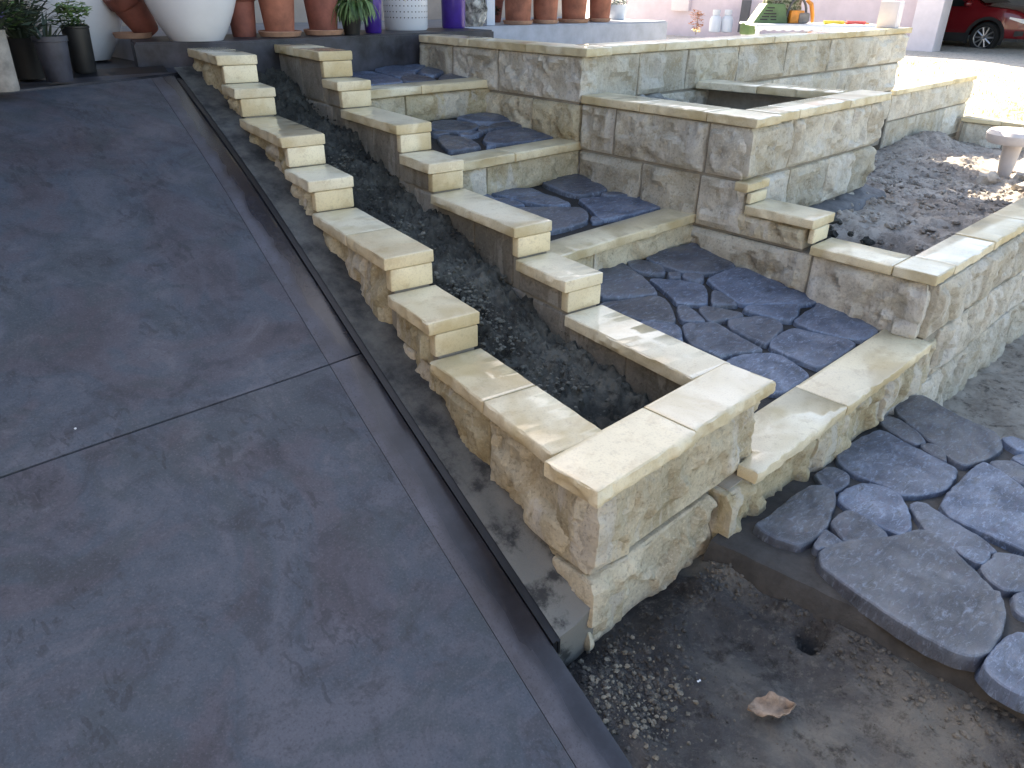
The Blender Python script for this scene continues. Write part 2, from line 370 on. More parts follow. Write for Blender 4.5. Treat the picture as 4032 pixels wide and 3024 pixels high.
M_black = simple('black_plastic', (.010, .011, .012), .5, .2, 10, .05)
M_bluegrey = simple('blue_grey_plastic', (.045, .05, .07), .5, .25, 9, .08)
M_conc = simple('grey_concrete', (.28, .27, .255), .85, .2, 12, .4)
M_potsoil = simple('potting_mix', (.02, .016, .012), .95, .3, 30, .8)
M_leaf = simple('leaf_green', (.055, .11, .03), .5, .3, 20, .2)
M_leafp = simple('leaf_pale', (.16, .26, .10), .5, .2, 20, .2)
M_leafd = simple('leaf_dark', (.035, .055, .035), .5, .3, 20, .2)
M_leafy = simple('leaf_yellow', (.55, .40, .06), .5, .15, 20, .2)
M_lav = simple('lavender_petal', (.30, .28, .62), .6, .2, 30, .1)
M_dryleaf = simple('dry_leaf', (.36, .27, .20), .7, .25, 30, .5)
M_darkslab = simple('dark_sealed_concrete', (.040, .042, .055), .5, .4, 5, .1)
M_lightslab = simple('pale_cement', (.40, .43, .50), .75, .08, 6, .15)
M_post = simple('painted_post', (.60, .66, .76), .5, .03, 4, .03)
M_housewall = simple('house_render', (.52, .43, .37), .85, .06, 5, .2)
M_roof = simple('roof_metal', (.10, .10, .11), .5, .1, 3, .05)
M_mauve = simple('mauve_render', (.66, .56, .60), .85, .05, 2, .1)
M_pillar = simple('white_pillar_paint', (.72, .67, .72), .7, .04, 3, .05)
M_garage = simple('carport_grey', (.30, .32, .38), .8, .08, 3, .1)
M_strip = simple('rubber_strip', (.008, .009, .012), .45, .3, 12, .1)
M_rockpale = simple('pale_rubble', (.46, .42, .37), .85, .25, 9, .6)
M_rockdark = simple('mottled_rock', (.42, .41, .38), .8, .8, 9, .8)

# ------------------------------------------------------------------ ground
def ground_h(x, y):
    n = fbm((x * 2.2, y * 2.2, 1), 4) * .022 + fbm((x * 13, y * 13, 5), 3) * .006
    front = lerp(-.70, -1.02, sstep(2.6, 4.3, x))
    if x > 4.2: front = -1.0 + .03 * noise.noise(Vector((x, y, 0)))
    # heap of loose dirt along the wall foot and the ramp edge, trench by the path slab
    front += .035 * math.exp(-((y - .98) / .10) ** 2) * (x < 2.2) + .03 * math.exp(-((x - 1.33 + (1.1 - y) * .2) / .09) ** 2) * (y < 1.1)
    front += .05 * sstep(1.85, 2.05, x) * sstep(2.6, 2.3, x) - .03 * math.exp(-((x - 2.02) / .05) ** 2) * sstep(-1.5, .2, y)
    front -= .13 * math.exp(-(((x - 2.05) / .05) ** 2 + ((y - .61) / .035) ** 2))
    rough = fbm((x * 6, y * 6, 9), 4) * .014 + max(0, facets((x, y, 0), 16, 4.4)) * .014 * sstep(.1, .5, noise.noise(Vector((x * 2.3, y * 2.3, 8))) + .3)
    if y < 1.15: return front + n + rough
    yard = lerp(.18, .10, sstep(9, 20, x)) + .008 * fbm((x * 3, y * 3, 2), 3)
    low = lerp(-.27, .05, sstep(13, 19, x)) + .03 * fbm((x * 2.5, y * 2.5, 4), 4)
    if x < 4.2: return -.95
    if x < 12.3 and y < 3.72: return -.95
    if y > 3.72 and x < 12.3: return yard if x > 4.3 else -.2
    return lerp(low, yard, sstep(3.7, 5.5, y))
def rng(a, b, s): n = max(1, int(round((b - a) / s))); return [a + (b - a) * i / n for i in range(n)]
xs = [-600, -150, -40, -12] + rng(-5, .9, .6) + rng(.9, 3.2, .022) + rng(3.2, 6.6, .05) + rng(6.6, 12.2, .35) + rng(12.2, 24, .18) + rng(24, 45, 2) + [45, 120, 600]
ys = [-600, -150, -40, -12] + rng(-5, -.5, .5) + rng(-.5, 1.16, .022) + rng(1.16, 1.4, .12) + rng(1.4, 8, .16) + rng(8, 18, .5) + [18, 25, 45, 150, 600]
gv = [Vector((x, y, ground_h(x, y))) for y in ys for x in xs]; nx = len(xs)
gf = [(j * nx + i, j * nx + i + 1, (j + 1) * nx + i + 1, (j + 1) * nx + i) for j in range(len(ys) - 1) for i in range(nx - 1)]
struct(pmesh('ground', gv, gf, M_ground, None, 0))
for p in D.meshes['ground'].polygons: p.use_smooth = True

# ------------------------------------------------------------------ ramp
RZ = [(-6, -2.6), (-1, -1.2), (.6, -.69), (1.1, -.525), (1.66, -.335), (2.18, -.155), (2.48, -.045), (3.03, .16), (3.6, .365), (4.34, .59), (5.02, .775), (6.2, 1.09)]
def ramp_z(y):
    return (interp(RZ, y - .25) + 2 * interp(RZ, y) + interp(RZ, y + .25)) / 4
def ramp_z2(x, y): return ramp_z(y + .38 * max(0, ramp_x(y) - x) * sstep(2.9, 4.7, y))
def ramp_x(y): return 1.30 + .165 * (y - 1.317)
def kerb_y(x): return 4.74 + (x - .96) * .38
ramp = D.objects.new('ramp', None); COL.objects.link(ramp); struct(ramp)
def ramp_panel(xa, xb, ya, yb, mat, name='slab_panel', g=.004):
    """xa, xb: offsets from the right edge line (negative = left); ya/yb callables of x"""
    nu, nv = max(10, int((xb - xa) / .12)), 60
    vs = []; fs = []
    for j in range(nv + 1):
        for i in range(nu + 1):
            off = lerp(xa + g * .3, xb - g * .3, i / nu)
            y0 = ya(ramp_x(2.4) + off) + g; y1 = yb(ramp_x(4.8) + off) - g
            y = lerp(y0, y1, j / nv); x = ramp_x(y) + off
            e = min(i, nu - i, j, nv - j) == 0
            vs.append(Vector((x, y, ramp_z2(x, y) + .003 * fbm((x * 1.5, y * 1.5, 0), 2) - (.003 if e else 0))))
    n1 = nu + 1
    for j in range(nv):
        for i in range(nu): fs.append((j * n1 + i, j * n1 + i + 1, (j + 1) * n1 + i + 1, (j + 1) * n1 + i))
    rim = [i for i in range(n1)] + [j * n1 + nu for j in range(1, nv + 1)] + [nv * n1 + i for i in range(nu - 1, -1, -1)] + [j * n1 for j in range(nv - 1, 0, -1)]
    base = len(vs)
    for k in rim: vs.append(vs[k] - Vector((0, 0, .12)))
    for a in range(len(rim)):
        b = (a + 1) % len(rim); fs.append((rim[a], base + a, base + b, rim[b]))
    o = pmesh(name, vs, fs, mat, ramp, 30)
    at_ = o.data.color_attributes.new('wetness', 'FLOAT_COLOR', 'POINT')
    for k in range((nu + 1) * (nv + 1)):
        u = (k % (nu + 1)) / nu; yv = vs[k].y; t_ = sstep(.22, .55, u + .35 * fbm((yv * 2.2, 3, 0), 3) + .1 * noise.noise(Vector((yv * 30, u * 3, 0)))); at_.data[k].color = (t_, t_, t_, 1)
    return o
YJ = 2.45; BW = .165
ramp_panel(-5.0, -BW, lambda x: YJ, lambda x: kerb_y(x), M_ramp)
ramp_panel(-5.0, -BW, lambda x: -3.0, lambda x: YJ, M_ramp)
ramp_panel(-BW, -.012, lambda x: YJ, lambda x: kerb_y(x), M_rampb, 'border_panel')
ramp_panel(-BW, -.012, lambda x: -3.0, lambda x: YJ, M_rampb, 'border_panel')
# sub-base that closes the joints
vs = []; fs = []
yy = rng(-3, 5.3, .15) + [5.3]
for y in yy:
    for o_ in (-4.95, -.02):
        vs.append(Vector((ramp_x(y) + o_, y, ramp_z(y) - .02)))
    for o_ in (-.02, -4.95): vs.append(Vector((ramp_x(y) + o_, y, ramp_z(y) - .35)))
for j in range(len(yy) - 1):
    for a in range(4): b = (a + 1) % 4; fs.append((j * 4 + a, j * 4 + b, j * 4 + 4 + b, j * 4 + 4 + a))
pmesh('sub_base', vs, fs, M_strip, ramp, 30)
# rubber expansion strip beside the ramp: two dark lips with a groove
for a0, a1, hz in ((-.010, .008, .004), (.012, .024, -.004)):
    vs = []; fs = []
    yy = rng(1.105, 5.02, .1) + [5.02]
    for y in yy:
        x = ramp_x(y); z = ramp_z(y)
        for xx, zz in ((a0, -.06), (a0, hz), (a1, hz + .002), (a1, -.06)): vs.append(Vector((x + xx, y, z + zz)))
    for j in range(len(yy) - 1):
        for a in range(3): fs.append((j * 4 + a, j * 4 + a + 4, j * 4 + a + 5, j * 4 + a + 1))
    fs.append((0, 1, 2, 3)); pmesh('expansion_strip', vs, fs, M_strip, ramp, 30)

# ------------------------------------------------------------------ stepped narrow planter between ramp and stairs
TH = .054
pl = thing('stone_planter', 'long narrow cream limestone planter stepping down between the dark ramp and the stairs', 'planter', (1.45, 1.13, -.66))
PM = Matrix.Translation((-1.45, -1.13, .66))
def adopt(o, par, M=None):      # geometry is in world space: keep it there under a moved parent
    o.parent = par; o.matrix_parent_inverse = Matrix.Translation(par.location).inverted(); return o
def RB(name, mat, par, *a, **k):
    return adopt(rough_box(name, mat, None, *a, **k), par)
d1 = Vector((.1628, .9867, 0)); e1 = Vector((.9867, -.1628, 0)); O1 = Vector((1.447, 1.13, 0))
d2 = Vector((.124, .9923, 0)); e2 = Vector((.9923, -.124, 0)); O2 = Vector((2.238, 1.30, 0))
Y1 = [1.315, 2.105, 2.47, 3.27, 3.60, 4.315, 4.575, 5.27]
Y2 = [1.315, 2.065, 2.44, 3.21, 3.54, 4.262, 4.50, 5.27]
def A1(y): return (y - O1.y) / d1.y
def A2(y): return (y - O2.y) / d2.y
for k in range(7):
    zt = .155 * k
    # caps
    cuts = [Y1[k], Y1[k + 1]]
    if k == 0: cuts = [Y1[0], 1.72, Y1[1]]
    if k == 2: cuts = [Y1[2], 2.86, Y1[3]]
    if k == 6: cuts = [Y1[6], 4.98, Y1[7]]
    for a, b in zip(cuts, cuts[1:]):
        RB('capstone', M_cap, pl, O1 + d1 * (A1(a) + .002) - e1 * .03, d1, A1(b) - A1(a) - .005 + (0.0 if b != Y1[k + 1] else 0.0), .232, zt - TH, zt + random.uniform(-.002, .002), amp={'b0': .011, 'b1': .005}, step=.017, r=.0045, fsc=15, jit=.002)
    cuts = [Y2[k], Y2[k + 1]]
    if k == 6: cuts = [Y2[6], 4.92, Y2[7]]
    for a, b in zip(cuts, cuts[1:]):
        RB('capstone', M_cap, pl, O2 + d2 * (A2(a) + .002) - e2 * .025, d2, A2(b) - A2(a) - .005, .225, zt - TH, zt + random.uniform(-.002, .002), amp={'b0': .011, 'b1': .005}, step=.019, r=.0045, fsc=15, jit=.002)
# wall 1 blocks on the ramp side: (y0, y1, z0, z1)
for (a, b, z0, z1, mt) in [(1.15, 1.715, -.39, -.058, M_block), (1.725, 2.30, -.39, -.058, M_block), (2.31, 2.80, -.39, -.058, M_block), (1.15, 1.75, -.70, -.40, M_block), (1.76, 2.3, -.70, -.40, M_block),
        (2.108, 2.465, -.048, .098, M_block), (2.473, 3.265, -.048, .253, M_block),
        (3.273, 3.595, .262, .408, M_block), (3.603, 4.31, .262, .563, M_block), (2.9, 3.6, -.048, .253, M_block),
        (4.318, 4.57, .572, .718, M_block), (4.578, 5.27, .572, .873, M_block), (3.9, 4.6, .262, .563, M_block)]:
    if (a, b) in ((2.9, 3.6), (3.9, 4.6)): a += .374 if a == 2.9 else .418
    elif min(abs(a - y_) for y_ in Y1[1:7]) < .01: a += .05
    RB('block', mt, pl, O1 + d1 * A1(a), d1, A1(b) - A1(a), .19, z0, z1, amp={'b0': .050}, step=.017, r=.007)
# risers: sawn cream ends set under each cap
for k in range(1, 7):
    for O, d, e, Y, Af in ((O1, d1, e1, Y1, A1), (O2, d2, e2, Y2, A2)):
        RB('riser_block', M_capdry, pl, O + d * (Af(Y[k]) + .004) - e * .004, d, .05, .20, .155 * (k - 1) + .001, .155 * k - TH - .002, amp={'b0': .004}, step=.04, r=.007, fsc=9)
# wall 2 inner (planter side) blocks, sawn and greyer
for k in range(7):
    zt = .155 * k - TH - .003; a, b = Y2[k], Y2[k + 1]
    n = 2 if b - a > .6 else 1
    for i in range(n):
        a_, b_ = lerp(a, b, i / n), lerp(a, b, (i + 1) / n)
        if i == 0 and k > 0: a_ += .052
        z_ = zt - (.25 if k % 2 == 0 else .10)
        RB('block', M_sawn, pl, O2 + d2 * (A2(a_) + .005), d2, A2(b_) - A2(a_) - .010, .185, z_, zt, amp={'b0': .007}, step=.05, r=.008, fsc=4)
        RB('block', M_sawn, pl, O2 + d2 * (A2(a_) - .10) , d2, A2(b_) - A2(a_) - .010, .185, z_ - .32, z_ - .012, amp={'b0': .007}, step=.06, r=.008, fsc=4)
# mortar core of both side walls
for O, d, e, Y, Af, ins in ((O1, d1, e1, Y1, A1, .012), (O2, d2, e2, Y2, A2, .010)):
    for k in range(7):
        adopt(rough_box('mortar', M_mortar, None, O + d * (Af(Y[k]) + .012) + e * ins, d, Af(Y[k + 1]) - Af(Y[k]), .17, -.72 if k < 2 else .155 * k - .62, .155 * k - TH - .001, step=.3, r=.004), pl)
# front wall
RB('capstone', M_cap, pl, (1.40, 1.312), (1, 0), .50, .222, -TH, .002, amp={'a0': .014, 'b1': .013}, step=.013, r=.0045, fsc=15)
RB('capstone', M_cap, pl, (1.903, 1.312), (1, 0), .525, .215, -TH, .003, amp={'a1': .010, 'b1': .012}, step=.013, r=.0045, fsc=15)
RB('block', M_block, pl, (1.455, 1.30), (1, 0), .945, .165, -.388, -.058, amp={'b1': .046, 'a0': .02, 'a1': .014}, step=.014, r=.008, fsc=6)
RB('block', M_block, pl, (1.445, 1.30), (1, 0), .70, .175, -.72, -.402, amp={'b1': .055, 'a0': .022, 'a1': .012}, step=.014, r=.008, fsc=6)
adopt(rough_box('mortar', M_mortar, None, (1.47, 1.30), (1, 0), .92, .148, -.72, -TH - .001, step=.3, r=.004), pl)
# inner front face of planter
# footing of mortar between ramp strip and wall foot
vs = []; fs = []; yy = rng(1.11, 5.2, .045) + [5.2]; NU = 9
for y in yy:
    xa = ramp_x(y) + .022; xb = O1.x + (y - O1.y) * .165 + .03
    top = ramp_z(y) + lerp(.035, .012, sstep(1, 2.5, y)) + .035 * noise.noise(Vector((0, y * 2.6, 7)))
    for i in range(NU + 1):
        u = i / NU; x = lerp(xa, xb, u)
        z = ramp_z(y) + .002 + (top - ramp_z(y)) * sstep(.35, 1.0, u) + .010 * fbm((x * 12, y * 12, 3), 4) * sstep(0, .2, u)
        vs.append(Vector((x, y, z)))
n1 = NU + 1
for j in range(len(yy) - 1):
    for i in range(NU): fs.append((j * n1 + i, j * n1 + i + 1, (j + 1) * n1 + i + 1, (j + 1) * n1 + i))
b0 = len(vs)
for i in range(n1): vs.append(vs[i] + Vector((0, .02, -.28)))
for i in range(NU): fs.append((b0 + i, b0 + i + 1, i + 1, i))
adopt(pmesh('footing', vs, fs, M_foot, None, 50), pl)

# wet soil in the narrow planter
def clump_sheet(name, xf0, xf1, y0, y1, zf, mat, sx, sy, amp, seed, label=None, kind='stuff'):
    ny = int((y1 - y0) / sy); nx_ = sx; vs = []; fs = []
    for j in range(ny + 1):
        y = lerp(y0, y1, j / ny)
        for i in range(nx_ + 1):
            x = lerp(xf0(y), xf1(y), i / nx_)
            q = Vector((x, y, seed))
            h = amp * (fbm(q * 5, 4) * .6 + max(0, facets(q, 11, seed)) * .6 + max(0, facets(q, 27, seed)) * .3 + .4 * fbm(q * 28, 4))
            vs.append(Vector((x, y, zf(x, y) + h)))
    n1 = nx_ + 1
    for j in range(ny):
        for i in range(nx_): fs.append((j * n1 + i, j * n1 + i + 1, (j + 1) * n1 + i + 1, (j + 1) * n1 + i))
    o = pmesh(name, vs, fs, mat, None, 60); tag(o, label, 'soil' if label else None, kind=kind); return o
def clods(name, pts, mat, label=None, cat='soil', kind='stuff', parent=None):
    """one mesh of loose lumps: list of (pos, size)"""
    vs = []; fs = []
    bm_ = bmesh.new(); bmesh.ops.create_icosphere(bm_, subdivisions=2, radius=1); bm_.verts.ensure_lookup_table()
    ico = [tuple(v.co) for v in bm_.verts]; icf = [tuple(v.index for v in f.verts) for f in bm_.faces]; bm_.free()
    for p, s in pts:
        b = len(vs); sq = Vector((random.uniform(.7, 1.3), random.uniform(.7, 1.3), random.uniform(.5, .9))) * s
        a = random.random() * 6.28; c_, s_ = math.cos(a), math.sin(a)
        for v in ico:
            k = 1 + .55 * noise.noise(Vector(v) * 1.6 + Vector((b, 0, 0))) + .35 * noise.noise(Vector(v) * 4 + Vector((0, b, 0))); x, y, z = v[0] * sq.x * k, v[1] * sq.y * k, v[2] * sq.z * k
            vs.append(Vector((p[0] + x * c_ - y * s_, p[1] + x * s_ + y * c_, p[2] + z)))
        fs += [tuple(i + b for i in f) for f in icf]
    o = pmesh(name, vs, fs, mat, parent, 28)
    if label: tag(o, label, cat, kind=kind)
    return o
def psoil(x, y): return -.31 + .262 * (y - 1.3) + .02 * math.sin(y * 5)
xL = lambda y: O1.x + (y - O1.y) * .165 + .19; xR = lambda y: O2.x + (y - O2.y) * .125 + .01
clump_sheet('planter_soil', xL, xR, 1.27, 5.25, psoil, M_wetsoil, 60, .011, .075, 3.1, 'dark wet clumpy soil lying in the narrow stepped planter')
cl = []
for i in range(700):
    y = random.uniform(1.35, 5.1); x = lerp(xL(y), xR(y), random.random() ** .8); s = random.choice([.003, .004, .006, .009])
    cl.append(((x, y, psoil(x, y) + .02 + s * .3), s))
clods('soil_clods', cl, M_wetsoil, 'loose dark clods scattered along the narrow stepped planter')
cl = []
for i in range(620):
    y = random.choice([1.85, 2.2, 2.45, 2.5, 3.05, 3.8]) + random.gauss(0, .10); u = min(.8, max(.2, random.gauss(.42, .12))); x = lerp(xL(y), xR(y), u); s = random.choice([.002, .003, .004, .006, .010])
    cl.append(((x, y, psoil(x, y) + .035 + s * .4), s))
clods('mortar_crumbs', cl, simple('crumb_grey', (.125, .125, .108), .9, .3, 20, .5), 'grey mortar crumbs lying on the dark soil of the narrow planter')

# ------------------------------------------------------------------ stairs
st = thing('stone_staircase', 'four deep garden steps with cream stone nosings and dark crazy paved treads', 'stairs', (2.4, 1.05, -1.0))
X3 = 4.05
def W2r(y): return 2.44 + .125 * (y - 1.32) - .02
# low first nosing: L-shaped left stone + right stone
poly = [(2.305, 1.035), (3.07, 1.035), (3.07, 1.285), (2.425, 1.285), (2.425, 1.128), (2.305, 1.118)]
def cap_poly(name, mat, par, poly, z0, z1, rough_edge=None, seed=1.0):
    """capstone from an outline; edges in rough_edge get a chipped profile"""
    P = []
    n = len(poly)
    for i in range(n):
        a, b = Vector(poly[i]), Vector(poly[(i + 1) % n]); m = max(1, int((b - a).length / .025)); nn = Vector((b.y - a.y, a.x - b.x)).normalized()
        for k in range(m):
            p = a.lerp(b, k / m)
            if rough_edge and i in rough_edge and 0 < k: P.append((p, nn, 1))
            else: P.append((p, nn, 0))
    rings = []
    lev = [(0, -.002), (.25, 0), (.5, .003), (.8, .002), (.94, .000), (1, -.005)]
    vs = []; fs = []
    for t, o_ in lev:
        z = lerp(z0, z1, t)
        for p, nn, rg in P:
            q = p + nn * o_
            if rg: q += nn * (.011 * facets((p.x, p.y, z), 15, seed) + .006 * noise.noise(Vector((p.x * 40, p.y * 40, z * 40))) + .004) * (1 - .5 * (t == 1))
            vs.append(Vector((q.x, q.y, z - (.003 if t == .93 else 0))))
    m = len(P)
    for r_ in range(len(lev) - 1):
        for i in range(m): j = (i + 1) % m; fs.append((r_ * m + i, r_ * m + j, (r_ + 1) * m + j, (r_ + 1) * m + i))
    fs.append(tuple((len(lev) - 1) * m + i for i in range(m))); fs.append(tuple(range(m))[::-1])
    return adopt(pmesh(name, vs, fs, mat, None, 40), par)
cap_poly('nosing', M_cap, st, poly, -.385, -.33, {0}, 3)
cap_poly('nosing', M_capdry, st, [(3.076, 1.035), (4.07, 1.035), (4.07, 1.285), (3.076, 1.285)], -.385, -.331, {0}, 5)
# blocks beneath the low nosing
xb = [2.16, 2.86, 3.62, 4.3]
for a, b in zip(xb, xb[1:]):
    RB('block', M_block, st, (a + .006, 1.24), (1, 0), b - a - .012, .17, -.66, -.392, amp={'b1': .055, 'a0': .012}, step=.016, r=.008, fsc=7)
adopt(rough_box('mortar', M_mortar, None, (2.2, 1.24), (1, 0), 1.9, .15, -.75, -.386, step=.3, r=.004), st)
NOS = [(2.555, 2.775, .048, -.16), (3.55, 3.757, .354, .10), (4.495, 4.708, .68, .43)]
for (ya, yb, zt, zb) in NOS:
    xa, xe = W2r((ya + yb) / 2), X3 + .01; xm = lerp(xa, xe, .46 if zt > .5 else .52)
    cuts = [xa, xe] if zt < .1 else [xa, xm, xe]
    for a, b in zip(cuts, cuts[1:]):
        RB('nosing', M_capdry if zt > .3 else M_cap, st, (a + .002, yb), (1, 0), b - a - .005, yb - ya, zt - .056, zt, amp={'b1': .014}, step=.028, r=.006, fsc=10)
    xm = lerp(xa, xe, .36)
    for a, b in ((xa, xm), (xm, xe + .02)):
        RB('riser_block', M_block, st, (a + .005, yb), (1, 0), b - a - .012, yb - ya - .03, zb, zt - .062, amp={'b1': .032}, step=.02, r=.007, fsc=7)
    adopt(rough_box('mortar', M_mortar, None, (xa, yb), (1, 0), xe - xa + .04, yb - ya - .05, zb, zt - .058, step=.3, r=.004), st)
# crazy paving
def chaikin(P, it=2):
    for k_ in range(it):
        Q = []; t = (.17, .26)[k_ % 2]
        for i in range(len(P)):
            a, b = P[i], P[(i + 1) % len(P)]; Q += [a.lerp(b, t), a.lerp(b, 1 - t)]
        P = Q
    return P
def resample(P, step):
    out = []
    for i in range(len(P)):
        a, b = P[i], P[(i + 1) % len(P)]; n = max(1, int(round((b - a).length / step)))
        for k in range(n): out.append(a.lerp(b, k / n))
    return out
def paver(pts, par, thick=.05, raise_=0.0, step=.018, grow=.004):
    """pts: world points on the tread; returns a pillowed natural stone"""
    c = sum(pts, Vector()) / len(pts)
    P = resample(chaikin([p + (p - c).normalized() * grow for p in pts], 2), step)
    sd = random.random() * 50
    area = sum((P[i].x - c.x) * (P[(i + 1) % len(P)].y - c.y) - (P[(i + 1) % len(P)].x - c.x) * (P[i].y - c.y) for i in range(len(P)))
    if area < 0: P.reverse()
    rad = sum((p - c).length for p in P) / len(P)
    lev = [(-.012, -thick), (-.004, -.020), (-.001, -.006), (.005, -.001)]
    m = len(P); vs = []; fs = []; an = random.uniform(0, 3.14); ca, sa = math.cos(an), math.sin(an)
    def cleft(q):
        u, v = q.x * ca + q.y * sa, -q.x * sa + q.y * ca
        return .55 * noise.noise(Vector((u * 5 + sd, v * 13, 0))) + .4 * facets((u * .5, v, sd), 9, sd) + .3 * noise.noise(Vector((u * 14, v * 34 + sd, 0)))
    for ins, dz in lev:
        for p in P:
            v = c - p; L = v.length; q = p + v * min(.4, ins / max(L, 1e-4))
            q += Vector((0, 0, dz + raise_ + (.006 * cleft(p) if dz > -.03 else 0)))
            k = .006 * noise.noise(Vector((p.x * 26 + sd, p.y * 26, dz * 20))); vs.append(q + (p - c).normalized() * k)
    NF = max(4, min(12, int(rad / .018))); FR = [1 - (i + 1) / (NF + .6) for i in range(NF)]
    for f in FR:
        for p in P:
            q = c.lerp(p, f); q = q + Vector((0, 0, raise_ + .0005 + .009 * cleft(q)))
            vs.append(q)
    vs.append(c + Vector((0, 0, raise_ + .009 * cleft(c)))); R_ = len(lev) + NF
    for r_ in range(R_ - 1):
        for i in range(m): j = (i + 1) % m; fs.append((r_ * m + i, r_ * m + j, (r_ + 1) * m + j, (r_ + 1) * m + i))
    for i in range(m): fs.append(((R_ - 1) * m + i, (R_ - 1) * m + (i + 1) % m, len(vs) - 1))
    return adopt(pmesh('paving_stone', vs, fs, M_slate, None, 32), par)
def crop(ox, oy, s): return lambda P: [(ox + x / s, oy + y / s) for x, y in P]
cS2, cS3, cS4, cP1, cR2 = crop(1400, 700, 2.212), crop(2200, 700, 2.212), crop(2600, 900, 2.212), crop(1600, 80, 2.765), crop(900, 0, 2.212)
cS6, cV5, cS7 = crop(2800, 1274, 1.7914), crop(3232, 1700, 2.37), crop(2200, 2200, 1.2074)
T1 = (-.33 - .160 * 1.285 - .004, 0, .160); T2 = (.044 - .104 * 2.773, 0, .104); T3 = (.350 - .14 * 3.755, 0, .14); T4 = (.676 - .088 * 4.705, 0, .088)
stones = {0: [cS3([(735, 690), (900, 630), (1170, 560), (1260, 580), (1570, 765), (1350, 825), (1060, 815), (930, 765)]), cS3([(590, 720), (720, 700), (920, 770), (925, 835), (720, 810), (640, 785)]), cS3([(955, 818), (1060, 825), (1068, 870), (958, 860)]), cS3([(1085, 832), (1255, 832), (1258, 880), (1210, 898), (1088, 870)]),
    cS3([(330, 790), (440, 745), (550, 735), (590, 765), (745, 870), (858, 985), (845, 1010), (380, 1050), (300, 930)]), cS3([(775, 870), (930, 872), (1280, 920), (1297, 1060), (1278, 1092), (1025, 1088), (970, 1010), (900, 955)]), cS3([(1340, 972), (1420, 990), (1555, 1080), (1540, 1098), (1322, 1095)]),
    cS4([(392, 430), (640, 335), (740, 340), (860, 395), (1100, 475), (1385, 600), (1368, 640), (1200, 650), (740, 658), (662, 628), (545, 550)]), cS3([(375, 1078), (600, 1050), (860, 1012), (930, 1042), (983, 1110), (1018, 1220), (1005, 1258), (720, 1230), (560, 1170), (360, 1110)]), cS3([(1032, 1110), (1080, 1097), (1170, 1130), (1275, 1228), (1258, 1243), (1062, 1240)]),
    cS3([(1215, 1112), (1330, 1112), (1598, 1162), (1605, 1198), (1480, 1222), (1302, 1248)]), cS4([(732, 682), (780, 664), (1212, 658), (1217, 682), (1188, 758), (1130, 793), (1020, 778), (880, 748), (742, 708)]), cS4([(1372, 642), (1420, 622), (1500, 640), (1640, 730), (1890, 862), (1898, 900), (1800, 968), (1560, 938), (1330, 878), (1203, 818), (1168, 790), (1250, 732), (1350, 672)]),
    cS4([(594, 802), (640, 782), (830, 757), (978, 772), (1072, 832), (1058, 880), (960, 968), (928, 1005), (750, 928), (602, 858)]), cS4([(192, 842), (250, 822), (470, 812), (560, 862), (720, 960), (886, 1050), (868, 1068), (620, 1078), (520, 1108), (440, 1080), (280, 1010), (222, 930)]), cS4([(1062, 902), (1150, 854), (1300, 892), (1500, 934), (1740, 992), (1400, 1208), (1290, 1168), (1050, 1068), (953, 1018), (972, 960)]),
    cS4([(602, 1132), (700, 1092), (950, 1073), (1050, 1093), (1288, 1250), (1283, 1290), (1090, 1428), (900, 1410), (540, 1180)]), cS3([(700, 1240), (1040, 1267), (1076, 1350), (1076, 1420), (940, 1400), (740, 1290)]), cS3([(560, 1200), (680, 1240), (740, 1300), (600, 1280)])],
  1: [cS2([(1205, 172), (1330, 172), (1488, 230), (1370, 240), (1220, 186)]), cS2([(1150, 110), (1300, 77), (1540, 82), (1640, 130), (1800, 180), (1885, 224), (1700, 238), (1480, 203), (1230, 140)]), cS2([(1340, 258), (1640, 248), (1955, 252), (2027, 300), (2015, 378), (1715, 462), (1600, 440), (1450, 330)]),
    cS3([(-170, 32), (0, -28), (150, -40), (345, 15), (440, 108), (200, 152), (60, 128)]), cS3([(172, 182), (250, 167), (620, 158), (800, 192), (950, 243), (372, 366), (332, 328), (262, 250)]), cS3([(362, 130), (500, 112), (607, 130), (598, 150), (430, 153)]), cS3([(283, 332), (340, 327), (398, 350), (370, 368), (292, 378)]), cS2([(1060, 135), (1150, 135), (1225, 183), (1195, 202), (1100, 190)]), cS3([(450, 90), (560, 70), (760, 130), (840, 185), (640, 150), (600, 118)])],
  2: [cP1([(270, 1085), (500, 1072), (760, 1112), (797, 1150), (700, 1188), (480, 1198), (270, 1180)]), cP1([(535, 1050), (800, 1002), (1000, 1012), (1185, 1088), (930, 1108), (780, 1103), (640, 1080)]), cP1([(833, 1290), (893, 1202), (1050, 1173), (1280, 1153), (1440, 1202), (1655, 1268), (1000, 1338), (872, 1328)]), cP1([(330, 1262), (480, 1243), (680, 1272), (835, 1368), (480, 1417), (420, 1380)]), cP1([(793, 1150), (850, 1142), (915, 1170), (860, 1188), (783, 1188)]), cP1([(565, 1230), (700, 1222), (835, 1202), (825, 1220), (720, 1248), (600, 1250)]), cP1([(883, 1162), (960, 1113), (1190, 1097), (1285, 1140), (1050, 1160), (900, 1187)]), cP1([(260, 1212), (400, 1212), (478, 1230), (330, 1250)]), cP1([(873, 1347), (985, 1347), (880, 1368)])],
  3: [cP1([(105, 560), (250, 483), (425, 548), (280, 597)]), cP1([(-60, 605), (90, 583), (240, 613), (325, 640), (300, 657), (80, 667), (-40, 655)]), cP1([(345, 620), (420, 573), (560, 562), (715, 613), (400, 647)]), cP1([(-30, 485), (200, 472), (240, 482), (95, 550), (-30, 562)]), cR2([(1010, 642), (1200, 613), (1350, 642), (1550, 708), (1240, 738), (1080, 720)]), cR2([(1255, 600), (1400, 563), (1590, 572), (1635, 638), (1500, 677), (1380, 640)])]}
